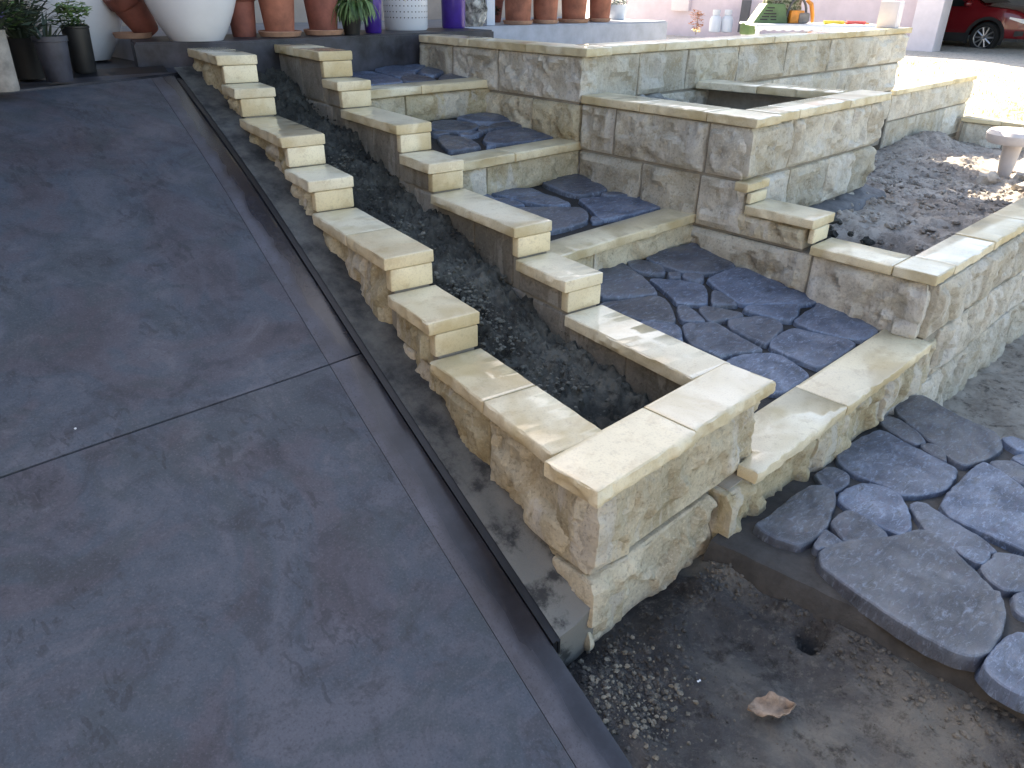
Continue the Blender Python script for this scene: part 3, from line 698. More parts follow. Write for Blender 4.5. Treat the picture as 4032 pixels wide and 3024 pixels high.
TP = {0: (T1, 1.285, 2.60), 1: (T2, 2.775, 3.60), 2: (T3, 3.757, 4.54), 3: (T4, 4.708, 5.36)}
M_bed = simple('dark_bedding', (.012, .012, .013), .7, .3, 25, .5)
for k, (T, ya, yb) in TP.items():
    vs = []
    for y, dz in ((ya, -.028), (yb, -.028)):
        for x in (W2r(y) - .05, X3 + .06): vs.append(Vector((x, y, T[0] + T[2] * y + dz)))
    vs += [v - Vector((0, 0, .3)) for v in vs[:4]]
    adopt(pmesh('tread_bed', vs, [(0, 1, 3, 2), (4, 6, 7, 5), (0, 4, 5, 1), (2, 3, 7, 6), (0, 2, 6, 4), (1, 5, 7, 3)], M_bed, None, 0), st)
    for P in stones[k]:
        pts = [onpl(p, *T) for p in P]
        for p in pts:
            lo, hi = W2r(p.y) - .01, X3 + .01; p.x = min(max(p.x, lo), hi); p.y = min(max(p.y, ya + .008), yb); p.z = T[0] + T[2] * p.y
        paver(pts, st, raise_=random.uniform(-.004, .004))

# ------------------------------------------------------------------ walls to the right of the stairs
def lay(par, O, d, a0, a1, z0, z1, cuts, W=.19, face='b1', amp=.052, mat=None, step=.02, ends=(), fsc=7):
    """a course of split stones from a0 to a1 along d with joints at cuts"""
    c = [a0] + [x for x in cuts if a0 < x < a1] + [a1]
    for i, (a, b) in enumerate(zip(c, c[1:])):
        am = {face: amp}
        if i == 0 and 'a0' in ends: am['a0'] = amp * .6
        if i == len(c) - 2 and 'a1' in ends: am['a1'] = amp * .6
        RB('block', mat or M_blockg, par, Vector((O[0], O[1], 0)) + Vector((d[0], d[1], 0)) * (a + .007), d, b - a - .014, W, z0 + .007, z1 - .007, amp=am, step=step, r=.007, fsc=fsc)
def core(par, x0, x1, y0, y1, z0, z1): adopt(plain_box('mortar', M_mortar, None, x0, x1, y0, y1, z0, z1), par)
def caprow(par, O, d, a0, a1, z, cuts, W=.24, mat=None, face='b1', amp=.012, ends=(), step=.02, th=TH):
    c = [a0] + [x for x in cuts if a0 < x < a1] + [a1]
    for i, (a, b) in enumerate(zip(c, c[1:])):
        am = {face: amp}
        if i == 0 and 'a0' in ends: am['a0'] = amp
        if i == len(c) - 2 and 'a1' in ends: am['a1'] = amp
        RB('capstone', mat or M_cap, par, Vector((O[0], O[1], 0)) + Vector((d[0], d[1], 0)) * (a + .002), d, b - a - .004, W, z - th, z + random.uniform(-.002, .002), amp=am, step=step, r=.005, fsc=15)
# direction conventions: for a face looking to -x use d=(0,-1) (right of it is -x); for a face looking to -y use d=(1,0) (right of it is -y)
up = thing('retaining_wall', 'tallest cream split stone retaining wall running right from the dark verandah step', 'wall', (4.05, 3.56, 0))
XF = X3 + .17; YF = 3.58 + .17
lay(up, (XF, 5.36), (0, -1), 0, 1.79, .60, .90, [.42, .95], W=.17, mat=M_blockg, ends=('a1',))
lay(up, (4.06, YF), (1, 0), 0, 5.4, .60, .90, [.62, 1.22, 1.95, 2.75, 3.6, 4.55], W=.17, mat=M_blockp, ends=('a1',), step=.034)
lay(up, (XF, 5.36), (0, -1), 0, 1.79, .30, .595, [.62, 1.32], W=.17, mat=M_block)
lay(up, (4.06, YF), (1, 0), .2, 5.4, .30, .595, [.9, 1.75, 2.6, 3.35, 4.1, 4.9], W=.17, mat=M_blockp, ends=('a1',), step=.04)
lay(up, (4.06, YF), (1, 0), 1.7, 5.4, -.02, .295, [2.3, 3.1, 4.0, 4.7], W=.17, mat=M_blockp, step=.05)
lay(up, (XF, 5.36), (0, -1), 0, 1.79, -.1, .295, [.62, 1.32], W=.17, mat=M_blockg, step=.05)
core(up, X3 + .014, XF + .02, 3.6, 5.36, -.3, .898); core(up, 4.08, 9.44, 3.594, YF + .02, -.3, .897)
caprow(up, (XF + .06, 5.34), (0, -1), 0, 1.82, .95, [.62, 1.25], W=.255, ends=('a1',))
caprow(up, (4.225, YF + .06), (1, 0), .0, 5.33, .951, [.72, 1.55, 2.3, 3.1, 3.9, 4.6], W=.25, ends=('a1',))
wb = plain_box('white_block', simple('white_painted_block', (.78, .73, .75), .7, .04, 5, .2), None, 0, .19, -.1, .1, 0, .26, .012)
tag(wb, 'white upright block standing on the far right end of the tall wall', 'block')
q = onz((3530, 96), .955); wb.location = (9.14, 3.70, .952); wb.rotation_euler = (0, 0, .12)
# tier two box
t2 = thing('stone_planter', 'square empty cream stone planter box with capped rim beside the upper stairs', 'planter', (4.05, 2.28, 0))
lay(t2, (XF, 3.56), (0, -1), 0, 1.29, .30, .605, [.30, 1.02], W=.17, mat=M_blockg, ends=('a1',))
lay(t2, (4.06, 2.27 + .18), (1, 0), .0, 1.82, .30, .605, [.52, 1.35, 1.62], W=.18, mat=M_blockp, ends=('a0', 'a1'))
lay(t2, (XF, 3.56), (0, -1), 0, 1.33, -.02, .295, [.55, 1.0], W=.17, mat=M_blockg, step=.034)
lay(t2, (4.06, 2.27 + .18), (1, 0), .02, 1.82, -.02, .295, [.58, 1.12, 1.5], W=.18, mat=M_blockp, ends=('a1',))
lay(t2, (XF, 3.56), (0, -1), 0, 1.33, -.36, -.025, [.4], W=.17, mat=M_blockg, step=.05)
lay(t2, (4.06, 2.27 + .18), (1, 0), .0, 1.82, -.36, -.025, [.7], W=.18, mat=M_blockp, step=.08)
core(t2, X3 + .014, XF, 2.29, 3.56, -.36, .603); core(t2, 4.08, 5.86, 2.286, 2.44, -.36, .602); core(t2, 5.62, 5.84, 2.4, 3.6, -.36, .600)
caprow(t2, (XF + .085, 3.56), (0, -1), 0, 1.335, .66, [.5, 1.0], W=.27, ends=('a1',), mat=M_cap)
caprow(t2, (XF + .09, 2.27 + .20), (1, 0), 0, 1.62, .661, [.26, .95], W=.225, ends=('a1',), mat=M_cap)
caprow(t2, (5.58, 2.48), (-.16, .987), 0, 1.10, .6595, [.6], W=.24, face='b0', mat=M_cap)
clump_sheet('planter_soil', lambda y: XF + .06, lambda y: 5.7, 2.42, 3.62, lambda x, y: .40 + .2 * sstep(2.9, 3.6, y) * sstep(5.4, 4.9, x), simple('grey_fill', (.26, .265, .25), .9, .25, 10, .6), 40, .03, .05, 8.8, 'grey rubble fill inside the square stone planter box')
# tier three: stepped wall along the lowest tread and the long front garden wall
t3 = thing('garden_wall', 'low cream split stone garden wall with a corner beside the lowest step', 'wall', (4.05, 1.08, -1.0))
caprow(t3, (XF + .05, 2.30), (0, -1), 0.0, .09, .30, [], W=.25, mat=M_capdry, ends=('a1',))
RB('riser_block', M_capdry, t3, (XF, 2.218), (0, -1), .03, .185, .182, .243, step=.05, r=.006)
caprow(t3, (XF + .05, 2.27), (0, -1), .06, .50, .177, [], W=.255, mat=M_cap)
RB('riser_block', M_capdry, t3, (XF, 1.80), (0, -1), .032, .185, .036, .120, step=.05, r=.007)
caprow(t3, (XF + .05, 1.768), (0, -1), .0, .46, .035, [], W=.255, mat=M_cap)
caprow(t3, (XF + .046, 1.305), (0, -1), .0, .222, .035, [], W=.251, mat=M_cap, ends=('a1',))
lay(t3, (XF, 2.30), (0, -1), 0, .48, -.02, .118, [], W=.17, mat=M_block)
lay(t3, (XF, 2.62), (0, -1), 0, 1.50, -.36, -.025, [.86], W=.17, mat=M_blockg, ends=('a1',))
core(t3, X3 + .012, XF, 1.12, 2.4, -.7, -.028); core(t3, X3 + .012, XF, 1.83, 2.3, -.1, .11)
caprow(t3, (4.275, 1.30), (1, 0), 0, 4.6, .035, [.62, 1.28, 2.0, 2.75, 3.5], W=.218, mat=M_cap)
YW = 1.075 + .19
for (z0, z1, cu, a0) in ((-.335, -.022, [.72, 1.35, 2.1, 2.8, 3.6], 0), (-.655, -.340, [.3, 1.05, 1.7, 2.4, 3.2], .24), (-1.08, -.66, [.5, 1.2, 2.0, 2.7], -.35)):
    lay(t3, (4.07, YW), (1, 0), a0, 4.7, z0, z1, cu, W=.19, mat=M_blockg, amp=.052, step=.02)
core(t3, 4.10, 8.75, 1.092, YW, -1.2, -.024)
# concrete footing at the foot of the box planter
vs = []; fs = []
for j in range(14):
    for i in range(30):
        x = lerp(4.28, 6.0, i / 29); y = lerp(2.31, 2.02, j / 13)
        z = -.02 - .05 * (j / 13) - .42 * sstep(.55, 1, j / 13) + .02 * fbm((x * 8, y * 8, 2), 4); vs.append(Vector((x, y, z)))
for j in range(13):
    for i in range(29): fs.append((j * 30 + i, (j + 1) * 30 + i, (j + 1) * 30 + i + 1, j * 30 + i + 1))
ft = adopt(pmesh('footing', vs, fs, simple('grey_wet_concrete', (.15, .155, .165), .8, .3, 8, .5), None, 50), t2)
# soil bed
def bed(x, y):
    z = -.09 - .26 * sstep(5.8, 8.2, x) - .22 * sstep(9.2, 11.5, x)
    z -= .30 * math.exp(-(((x - 4.55) / .42) ** 2 + ((y - 1.62) / .30) ** 2))
    z -= .05 * sstep(5.4, 4.3, x)
    z += .24 * math.exp(-(((x - 10.7) / .8) ** 2 + ((y - 3.4) / .3) ** 2)) + .03 * fbm((x * 1.3, y * 1.3, 0), 3)
    return z
clump_sheet('garden_soil', lambda y: 4.20, lambda y: 12.0, 1.27, 3.60, bed, M_gsoil, 270, .03, .060, 5.5, 'lumpy bare grey brown soil of the garden bed behind the low wall')
vs = [((4.25 + random.random() ** 1.4 * 5, random.uniform(1.36, 3.3)), random.choice([.007, .010, .014, .018, .026])) for _ in range(800)]
clods('soil_clods', [((p[0], p[1], bed(*p) + .03), s) for p, s in vs], M_gsoil, 'loose soil lumps on the garden bed behind the low wall')
vs = [((random.gauss(4.6, .25), random.gauss(1.72, .2)), random.choice([.02, .03, .045])) for _ in range(90)]
clods('soil_clods', [((max(4.3, p[0]), max(1.36, p[1]), bed(*p) + .03), s) for p, s in vs], M_wetsoil, 'dark wet soil lumps in the hollow at the garden wall corner')
# low walls further right
lw = thing('garden_wall', 'low sunlit peach stone wall continuing right of the tall wall', 'wall', (9.5, 3.58, -.4))
lay(lw, (9.5, YF), (1, 0), 0, 2.7, -.05, .25, [.55, 1.7], W=.17, mat=M_blockp, step=.05, ends=('a1',)); lay(lw, (9.5, YF), (1, 0), 0, 2.7, -.45, -.055, [.9, 1.9], W=.17, mat=M_blockp, step=.06)
core(lw, 9.5, 12.17, 3.594, YF, -.5, .248); caprow(lw, (9.5, YF + .05), (1, 0), 0, 2.72, .30, [.9, 1.8], W=.25, step=.06, mat=M_capdry)
lw2 = thing('garden_wall', 'low beige stone wall with bright sunlit cap behind the birdbath', 'wall', (12.0, 1.5, -.7))
lay(lw2, (12.17, 3.5), (0, -1), 0, 4.5, -.8, -.275, [.55, 1.5, 2.3, 3.2], W=.17, mat=M_blockp, step=.06); caprow(lw2, (12.22, 3.52), (0, -1), 0, 4.5, -.22, [.5, 1.3, 2.2, 3.1], W=.27, step=.07, mat=M_capdry)
core(lw2, 12.015, 12.15, -1, 3.5, -1, -.277)

# ------------------------------------------------------------------ crazy paved path
path = D.objects.new('path', None); COL.objects.link(path); struct(path); path.location = (2.3, .5, -.7)
PT = (-.54 + .083 * 2.35, -.083, 0.0)
pst = [cS6([(1300, 590), (1390, 512), (1500, 502), (1640, 590), (1800, 680), (1950, 740), (2010, 772), (2055, 870), (1950, 938), (1800, 997), (1692, 957), (1602, 868), (1502, 788), (1352, 660)]), cS6([(1183, 690), (1240, 652), (1330, 673), (1478, 790), (1507, 830), (1440, 848), (1332, 798)]), cS6([(1492, 852), (1560, 847), (1638, 892), (1660, 966), (1600, 938), (1502, 880)]),
    cS6([(892, 950), (940, 872), (1080, 792), (1200, 743), (1330, 812), (1480, 892), (1727, 1010), (1718, 1070), (1640, 1158), (1480, 1197), (1332, 1197), (1242, 1130), (1000, 1048)]), cS6([(745, 1058), (820, 1007), (900, 1012), (972, 1060), (967, 1110), (880, 1177), (802, 1148)]), cS6([(305, 1420), (400, 1372), (560, 1242), (700, 1143), (800, 1153), (867, 1190), (877, 1250), (798, 1448), (640, 1567), (480, 1518)]),
    cS6([(893, 1230), (960, 1162), (1080, 1122), (1230, 1143), (1338, 1212), (1398, 1340), (1407, 1438), (1340, 1477), (1100, 1380)]), cS6([(853, 1400), (960, 1313), (1100, 1373), (1227, 1470), (1227, 1498), (950, 1537), (922, 1490)]), cS6([(733, 1560), (800, 1443), (927, 1540), (880, 1568), (762, 1587)]), cS6([(1413, 1290), (1450, 1253), (1530, 1272), (1562, 1302), (1900, 1502), (2005, 1590), (1975, 1607), (1700, 1587), (1562, 1498)]),
    cS6([(1623, 1290), (1682, 1202), (1852, 1022), (1920, 983), (1990, 1012), (2200, 1162), (2500, 1400), (2480, 1618), (2300, 1637), (1950, 1478), (1702, 1368)]), cS6([(1963, 967), (2130, 967), (2207, 1012), (2300, 1062), (2300, 1157), (2102, 1078)]), cS6([(2053, 810), (2130, 802), (2250, 852), (2250, 898), (2150, 888)]), cS6([(2133, 940), (2207, 912), (2300, 962), (2300, 1020), (2207, 988)]),
    cV5([(5, 1140), (60, 1092), (200, 1033), (450, 1012), (700, 983), (850, 933), (1000, 923), (1100, 983), (1300, 1182), (1500, 1382), (1640, 1542)]) + cS7([(2085, 150), (2112, 240), (2088, 350), (2040, 428), (1980, 457), (1900, 447), (1750, 378), (1550, 248), (1350, 108), (1252, 32)]),
    cV5([(1283, 1082), (1400, 1083), (1557, 1122), (1565, 1150), (1527, 1217), (1440, 1208), (1322, 1148)]), cV5([(1503, 1270), (1600, 1202), (1642, 1123), (1900, 1172), (2050, 1252), (2050, 1447), (1890, 1457), (1720, 1467), (1600, 1398)]), cS7([(2023, 500), (2100, 402), (2180, 343), (2260, 362), (2400, 502), (2400, 697), (2212, 637), (2100, 578)]), cV5([(1823, 1522), (1900, 1482), (2000, 1522), (2100, 1640), (2060, 1720), (1900, 1700), (1835, 1640)])]
PMX = [(2.10, 1.07), (2.13, .80), (2.16, .55), (2.19, .2), (2.22, -.3), (2.28, -1.2)]
vs = []; fs = []
for (x, y) in resample([Vector((a, b, 0)) for a, b in PMX], .04)[:-1] if False else []: pass
yy = rng(-1.2, 1.075, .03) + [1.075]
ed = [(b, a) for a, b in PMX][::-1]
for y in yy:
    x0 = interp(ed, y) + .012 * noise.noise(Vector((0, y * 9, 3))); x1 = 3.95
    for x, dz in ((x0 - .05, -.20), (x0 - .02, -.10), (x0 + .01, -.050), (x0 + .07, -.034), (2.9, -.030), (x1, -.030), (x1 + .05, -.3)):
        vs.append(Vector((x, y, PT[0] + PT[1] * x + dz + .004 * noise.noise(Vector((x * 14, y * 14, 0))))))
for j in range(len(yy) - 1):
    for i in range(6): fs.append((j * 7 + i, j * 7 + i + 1, j * 7 + i + 8, j * 7 + i + 7))
M_pathbed = simple('path_mortar', (.060, .058, .056), .9, .22, 9, .9)
adopt(pmesh('mortar_bed', vs, fs, M_pathbed, None, 40), path)
for P in pst: paver([onpl(p, *PT) for p in P], path, thick=.06, raise_=random.uniform(-.004, .006), step=.016, grow=.010)

# loose things on the dirt
lf = []
vs = []; fs = []
for i in range(13):
    for j in range(7):
        u = i / 12; v = j / 6 * 2 - 1; wd = .040 * math.sin(math.pi * (u * .96 + .02)) ** .9 * (1 + .18 * math.sin(u * 21 + v * 3))
        vs.append(Vector((u * .145 - .07, v * wd + .004 * math.sin(u * 9), .006 + .026 * v * v * (.4 + u) + .010 * math.sin(u * 9 + v * 3) * (.3 + abs(v)) + .014 * (u - .4) ** 2 - .004 * (abs(v) < .1))))
for i in range(12):
    for j in range(6): fs.append((i * 7 + j, i * 7 + j + 1, i * 7 + j + 8, i * 7 + j + 7))
leaf = pmesh('fallen_leaf', vs, fs, M_dryleaf, None, 60); leaf.location = onz((3028, 2800), -.675); leaf.rotation_euler = (.1, .05, -.75)
sm = leaf.modifiers.new('thickness', 'SOLIDIFY'); sm.thickness = .0015
tag(leaf, 'curled pale brown dead leaf lying on the dark dirt', 'leaf')
for nm, p, s, lb in (('pebble', (2750, 2690), .010, 'small white pebble on the dark dirt left of the leaf'), ('pebble', (3367, 2357), .005, 'tiny white pebble on the path mortar edge'), ('pebble', (296, 1688), .004, 'tiny white speck of grit lying on the dark ramp')):
    z = -.69 if 'dirt' in lb else (-.60 if 'path' in lb else -.05)
    P = onz(p, z)
    if 'ramp' in lb:
        for _ in range(8): P = onz(p, ramp_z(P.y) + .004)
    o = clods(nm, [((0, 0, 0), s)], simple('white_stone', (.75, .76, .78), .6), lb, 'pebble', None); o.location = P
cl = []
for i in range(1500):
    if i < 600: x, y = random.gauss(1.40, .12), random.gauss(.93, .10)
    elif i < 900: x, y = random.uniform(1.2, 2.2), random.gauss(1.0, .05)
    else: x, y = random.gauss(2.08, .06), random.uniform(-.2, 1.0)
    s = random.choice([.002, .003, .004, .006, .009]); cl.append(((x, y, ground_h(x, y) + s * .3), s)) if y < 1.1 and x > 1.2 else None
for i in range(900):
    x, y = random.uniform(1.25, 2.25), random.uniform(-.35, 1.05); s = random.choice([.0015, .002, .003, .004]); cl.append(((x, y, ground_h(x, y) + s * .3), s))
clods('dirt_clods', cl, M_dirt, 'crumbly loose dirt lumps at the foot of the planter corner')
cl = []
for i in range(420):
    x, y = random.gauss(1.40, .11), random.gauss(.88, .10); s = random.choice([.002, .002, .003, .004, .006, .008]); cl.append(((x, y, ground_h(x, y) + s * .5), s))
clods('sand_lumps', cl, simple('sandy_crumb', (.20, .185, .15), .9, .3, 25, .5), 'pale sandy crumbs heaped on the dirt near the ramp corner')
# rubble and birdbath on the bed
bb = thing('birdbath', 'small white mushroom shaped birdbath standing on the soil by the low wall', 'birdbath', (8.95, 2.10, bed(8.95, 2.10)))
M_bb = simple('birdbath_white', (.72, .66, .64), .7, .06, 6, .2)
lathe('pedestal', M_bb, bb, [(.045, 0), (.06, .02), (.075, .15), (.085, .31), (.1, .33)], 28)
lathe('bowl', M_bb, bb, [(.09, .325), (.235, .335), (.255, .36), (.26, .42), (.235, .455), (.1, .45), (.02, .445)], 36)
for i, (x, y, s, lb) in enumerate([(8.45, 2.1, .09, 'pale rubble lump nearest the birdbath foot'), (8.75, 1.85, .11, 'largest pale rubble lump in front of the birdbath'), (8.3, 1.75, .08, 'pale rubble lump catching sun near the garden wall'), (9.05, 1.72, .12, 'pale rubble lump right of the birdbath at picture edge'), (8.5, 1.6, .07, 'small rubble lump beside the garden wall cap')]):
    o = clods('rubble', [((0, 0, 0), s)], M_rockpale, lb, 'rubble', None); o.location = (x, y, bed(x, y) + s * .35)
pv = thing('pipe_offcut', 'short pale pipe offcut lying beside the birdbath', 'pipe', (9.6, 2.0, bed(9.6, 2.0) + .1), .4)
bm = bmesh.new(); tube(bm, [(-.2, 0, 0), (.2, 0, 0)], .07, 20); bmo('pipe_body', bm, M_bb, pv); bm = bmesh.new(); tube(bm, [(.16, 0, 0), (.21, 0, 0)], .08, 20); bmo('collar', bm, M_bb, pv)

# ------------------------------------------------------------------ verandah
lan = prism('verandah_step', M_darkslab, None, [(1.84, 5.47), (2.2, 5.33), (2.36, 5.24), (4.06, 5.40), (4.95, 5.45), (4.95, 6.03), (2.02, 6.03), (1.93, 5.8)], -.4, .96, .012)
struct(lan)
struct(plain_box('landing', M_darkslab, None, -5, 2.4, 4.0, 5.36, .2, .80, .0)).hide_render = False
landing = D.objects['landing']; D.objects.remove(landing)
lnd = prism('landing', M_darkslab, None, [(-5, 2.5), (-3.9, 2.9), (.96, 4.745), (1.94, 5.11), (2.2, 5.4), (2.1, 7.7), (-5, 7.7)], .1, .80, .008); struct(lnd)
ver = prism('verandah', M_lightslab, None, [(2.03, 6.0), (8.33, 6.0), (8.33, 7.7), (2.03, 7.7)], -.3, .958, .015); struct(ver)
hs = thing('house', 'house with rendered wall and post standing behind the potted plants', 'house', (0, 7.7, .96))
adopt(plain_box('wall', M_housewall, None, -8, 8.2, 7.6, 7.85, -.2, 3.6), hs)
adopt(plain_box('sky_block_wall', M_housewall, None, -2.9, -2.6, -9, 7.6, -3.0, 3.4), hs); adopt(plain_box('sky_block_roof', M_roof, None, -9, -2.1, -9.5, 4.6, 3.4, 3.55), hs)  # unseen wing added left of the ramp to block sky light
P = onz((1931, 100), .958)
for x in (P.x, -1.5): adopt(plain_box('post', M_post, None, x - .055, x + .055, P.y - .01, P.y + .10, .958, 3.4, .006), hs)
bm = bmesh.new()
rv = [(-9, 4.7, 3.25), (9.6, 4.7, 3.25), (9.6, 10.5, 5.6), (-9, 10.5, 5.6), (9.6, 16, 3.3), (-9, 16, 3.3)]
v = [bm.verts.new(p) for p in rv]; v2 = [bm.verts.new(Vector(p) + Vector((0, 0, .12))) for p in rv]
for A in (v, v2): bm.faces.new((A[0], A[1], A[2], A[3])); bm.faces.new((A[3], A[2], A[4], A[5]))
for a, b in ((0, 1), (1, 2), (2, 4), (4, 5), (5, 3), (3, 0)): bm.faces.new((v[a], v[b], v2[b], v2[a]))
bmesh.ops.recalc_face_normals(bm, faces=bm.faces[:]); adopt(bmo('roof', bm, M_roof, None, 0), hs)
adopt(plain_box('gable_wall', M_housewall, None, 7.95, 8.2, 7.86, 15.0, -.2, 3.9), hs)

# ------------------------------------------------------------------ pots
def pot_terra(px, zb, wtop, hgt, wbot, label, saucer=None, group='terracotta pots along the verandah', mat=None, tilt=None, back=0.0):
    P = onz(px, zb); dpt = CF.dot(P - CAM); k = dpt / FPX
    fw = Vector((CF.x, CF.y, 0)).normalized()
    rs = (saucer or wbot) * k / 2; P = P + fw * (rs + back)
    r1, r0 = wtop * k / 2, wbot * k / 2; h = hgt * k
    t = thing('terracotta_pot', label, 'pot', P, random.random() * 6, group)
    z = 0
    if saucer:
        lathe('saucer', M_saucer, t, [(rs * .72, 0), (rs * .9, .004), (rs, .036), (rs * .97, .040), (rs * .85, .012), (.01, .010)], 40); z = .010
    prof = [(r0 * .97, z), (r0, z + .012), (lerp(r0, r1, .66) * .96, z + h * .70), (r1 * .95, z + h * .715), (r1, z + h * .73), (r1 * 1.02, z + h * .98), (r1 * .97, z + h), (r1 * .88, z + h * .985), (r1 * .84, z + h * .86)]
    lathe('pot_body', mat or M_terra, t, prof, 44); lathe('potting_soil', M_potsoil, t, [(r1 * .84, z + h * .86), (r1 * .4, z + h * .875), (.005, z + h * .88)], 30)
    return t
def blades(name, par, mat, n, base_r, length, width, droop, lean=.6, h0=0, seed=0, up=1.0, cx=0, cy=0, az=None, curl=6):
    rg = random.Random(seed); vs = []; fs = []
    for i in range(n):
        a = rg.uniform(0, 6.283) if az is None else az + rg.gauss(0, .5)
        L = length * rg.uniform(.6, 1.1); wd = width * rg.uniform(.7, 1.2); b = rg.uniform(0, base_r); lz = rg.uniform(.5, 1.0) * lean
        p = Vector((cx + math.cos(a) * b, cy + math.sin(a) * b, h0)); dr = Vector((math.cos(a) * lz, math.sin(a) * lz, up)).normalized(); sd = Vector((-math.sin(a), math.cos(a), 0))
        N = curl
        b0 = len(vs)
        for s in range(N + 1):
            u = s / N; wv = wd * (math.sin(math.pi * min(1, .12 + u * .88)) ** .8)
            vs += [p - sd * wv + Vector((0, 0, wv * .35)), p.copy(), p + sd * wv + Vector((0, 0, wv * .35))]
            dr = (dr + Vector((0, 0, -droop * rg.uniform(.6, 1.3)))).normalized(); p = p + dr * L / N
        for s in range(N):
            for c in range(2): q = b0 + s * 3 + c; fs.append((q, q + 1, q + 4, q + 3))
    return pmesh(name, vs, fs, mat, par, 60)
def leaves(name, par, mat, n, c, rad, size, seed=0, flat=.7):
    rg = random.Random(seed); vs = []; fs = []
    for i in range(n):
        d_ = Vector((rg.gauss(0, 1), rg.gauss(0, 1), rg.gauss(0, flat))).normalized() * rad * rg.random() ** .4
        p = Vector(c) + Vector((d_.x, d_.y, d_.z * flat)); s = size * rg.uniform(.6, 1.3)
        a = rg.uniform(0, 6.28); u = Vector((math.cos(a), math.sin(a), rg.uniform(-.5, .5))).normalized(); v = u.cross(Vector((rg.uniform(-.4, .4), rg.uniform(-.4, .4), 1))).normalized(); nn = u.cross(v)
        b = len(vs)
        vs += [p - u * s, p - v * s * .45 + nn * s * .1, p + u * s, p + v * s * .45 + nn * s * .1, p - nn * s * .06]
        fs += [(b, b + 1, b + 4), (b + 1, b + 2, b + 4), (b + 2, b + 3, b + 4), (b + 3, b, b + 4)]
    return pmesh(name, vs, fs, mat, par, 0)
def place(px, z, wpx):     # centre of a round base of pixel width wpx whose front foot is at px
    P = onz(px, z); k = CF.dot(P - CAM) / FPX; fw = Vector((CF.x, CF.y, 0)).normalized(); r = wpx * k / 2
    return P + fw * r * .8, k
# two large white egg pots
for (px, z, wb_, bw, ht, lb) in (((300, 240), .815, 190, 375, 420, 'large white egg shaped pot at the left, behind the black pot'), ((746, 163), .96, 208, 375, 390, 'large white egg shaped pot standing behind the topmost ramp wall cap')):
    P, k = place(px, z, wb_); t = thing('egg_pot', lb, 'pot', P, 0, 'large white egg pots')
    r0, rb, h = wb_ * k / 2, bw * k / 2, ht * k * 1.15
    pr = [(r0 * .95, 0), (r0, .012)] + [(lerp(r0, rb, math.sin(math.pi / 2 * min(1, u / .55))) if u < .55 else rb * math.cos((u - .55) * 1.25), h * u) for u in [.06, .14, .22, .3, .38, .46, .55, .65, .75, .85, .94, 1.0]]
    pr += [(pr[-1][0] * .93, h * 1.005), (pr[-1][0] * .88, h * .96), (pr[-1][0] * .88, h * .88)]
    lathe('pot_body', M_white, t, pr, 56); lathe('potting_soil', M_potsoil, t, [(pr[-1][0] - .002, h * .88), (.01, h * .9)], 30)
pot_terra((940, 148), .96, 125, 180, 92, 'dark terracotta pot half hidden right of the white egg pot', mat=M_terra2, back=.05)
pot_terra((1081, 149), .96, 164, 200, 112, 'terracotta pot on a pale saucer, second right of the white egg pot', 172)
pot_terra((1258, 142), .96, 160, 200, 108, 'darker weathered terracotta pot on a saucer left of the green succulent', 160, mat=M_terra2)
# tipped pot between the egg pots
P = onz((552, 152), .96); tp = thing('terracotta_pot', 'dark terracotta pot leaning over between the two white egg pots', 'pot', P + Vector((.10, .10, .0)), 0, 'terracotta pots along the verandah')
from mathutils import Euler
lathe('pot_body', M_terra2, tp, [(.075, 0), (.08, .01), (.112, .22), (.118, .225), (.125, .235), (.128, .31), (.12, .315), (.105, .27)], 40, (0, 0, .03), Euler((.0, -.55, .3)))
P = onz((478, 157), .96); sc_ = thing('pot_saucer', 'loose terracotta saucer lying by the leaning pot', 'saucer', P + Vector((.12, .12, 0)))
lathe('dish', M_saucer, sc_, [(.09, 0), (.115, .004), (.125, .036), (.12, .038), (.105, .012), (.01, .01)], 36)
# green crested succulent and purple pot
P, k = place((1466, 131), .96, 70); t = thing('plant_pot', 'purple glazed pot with trailing green leaves left of the white basket', 'pot', P)
lathe('pot_body', M_purple, t, [(.06, 0), (.066, .01), (.078, .2), (.082, .26), (.08, .27), (.07, .25)], 36); lathe('potting_soil', M_potsoil, t, [(.07, .25), (.01, .255)], 24)
blades('leaf', t, M_leaf, 26, .05, .36, .018, .34, 1.0, .25, 3, .6, -.04, .0, 3.5)
blades('leaf', t, M_leafp, 5, .03, .34, .012, .26, .9, .25, 9, .9, 0.02, -.02, -.9)
blades('leaf', t, M_leafy, 1, .01, .42, .017, .36, .8, .25, 12, .9, .05, -.03, -.75)
P, k = place((1380, 138), .96, 90); t = thing('succulent', 'bushy crested green succulent hanging between terracotta and purple pots', 'plant', P)
lathe('pot_body', M_black, t, [(.06, 0), (.085, .16), (.08, .165), (.07, .14)], 30)
for s_ in range(16): blades('frond', t, M_leaf if s_ % 3 else M_leafp, 9, .04, .24, .010, .42, 1.0, .22, 40 + s_, .7, random.uniform(-.07, .07), random.uniform(-.09, .03), random.uniform(2.8, 5.4), 8)
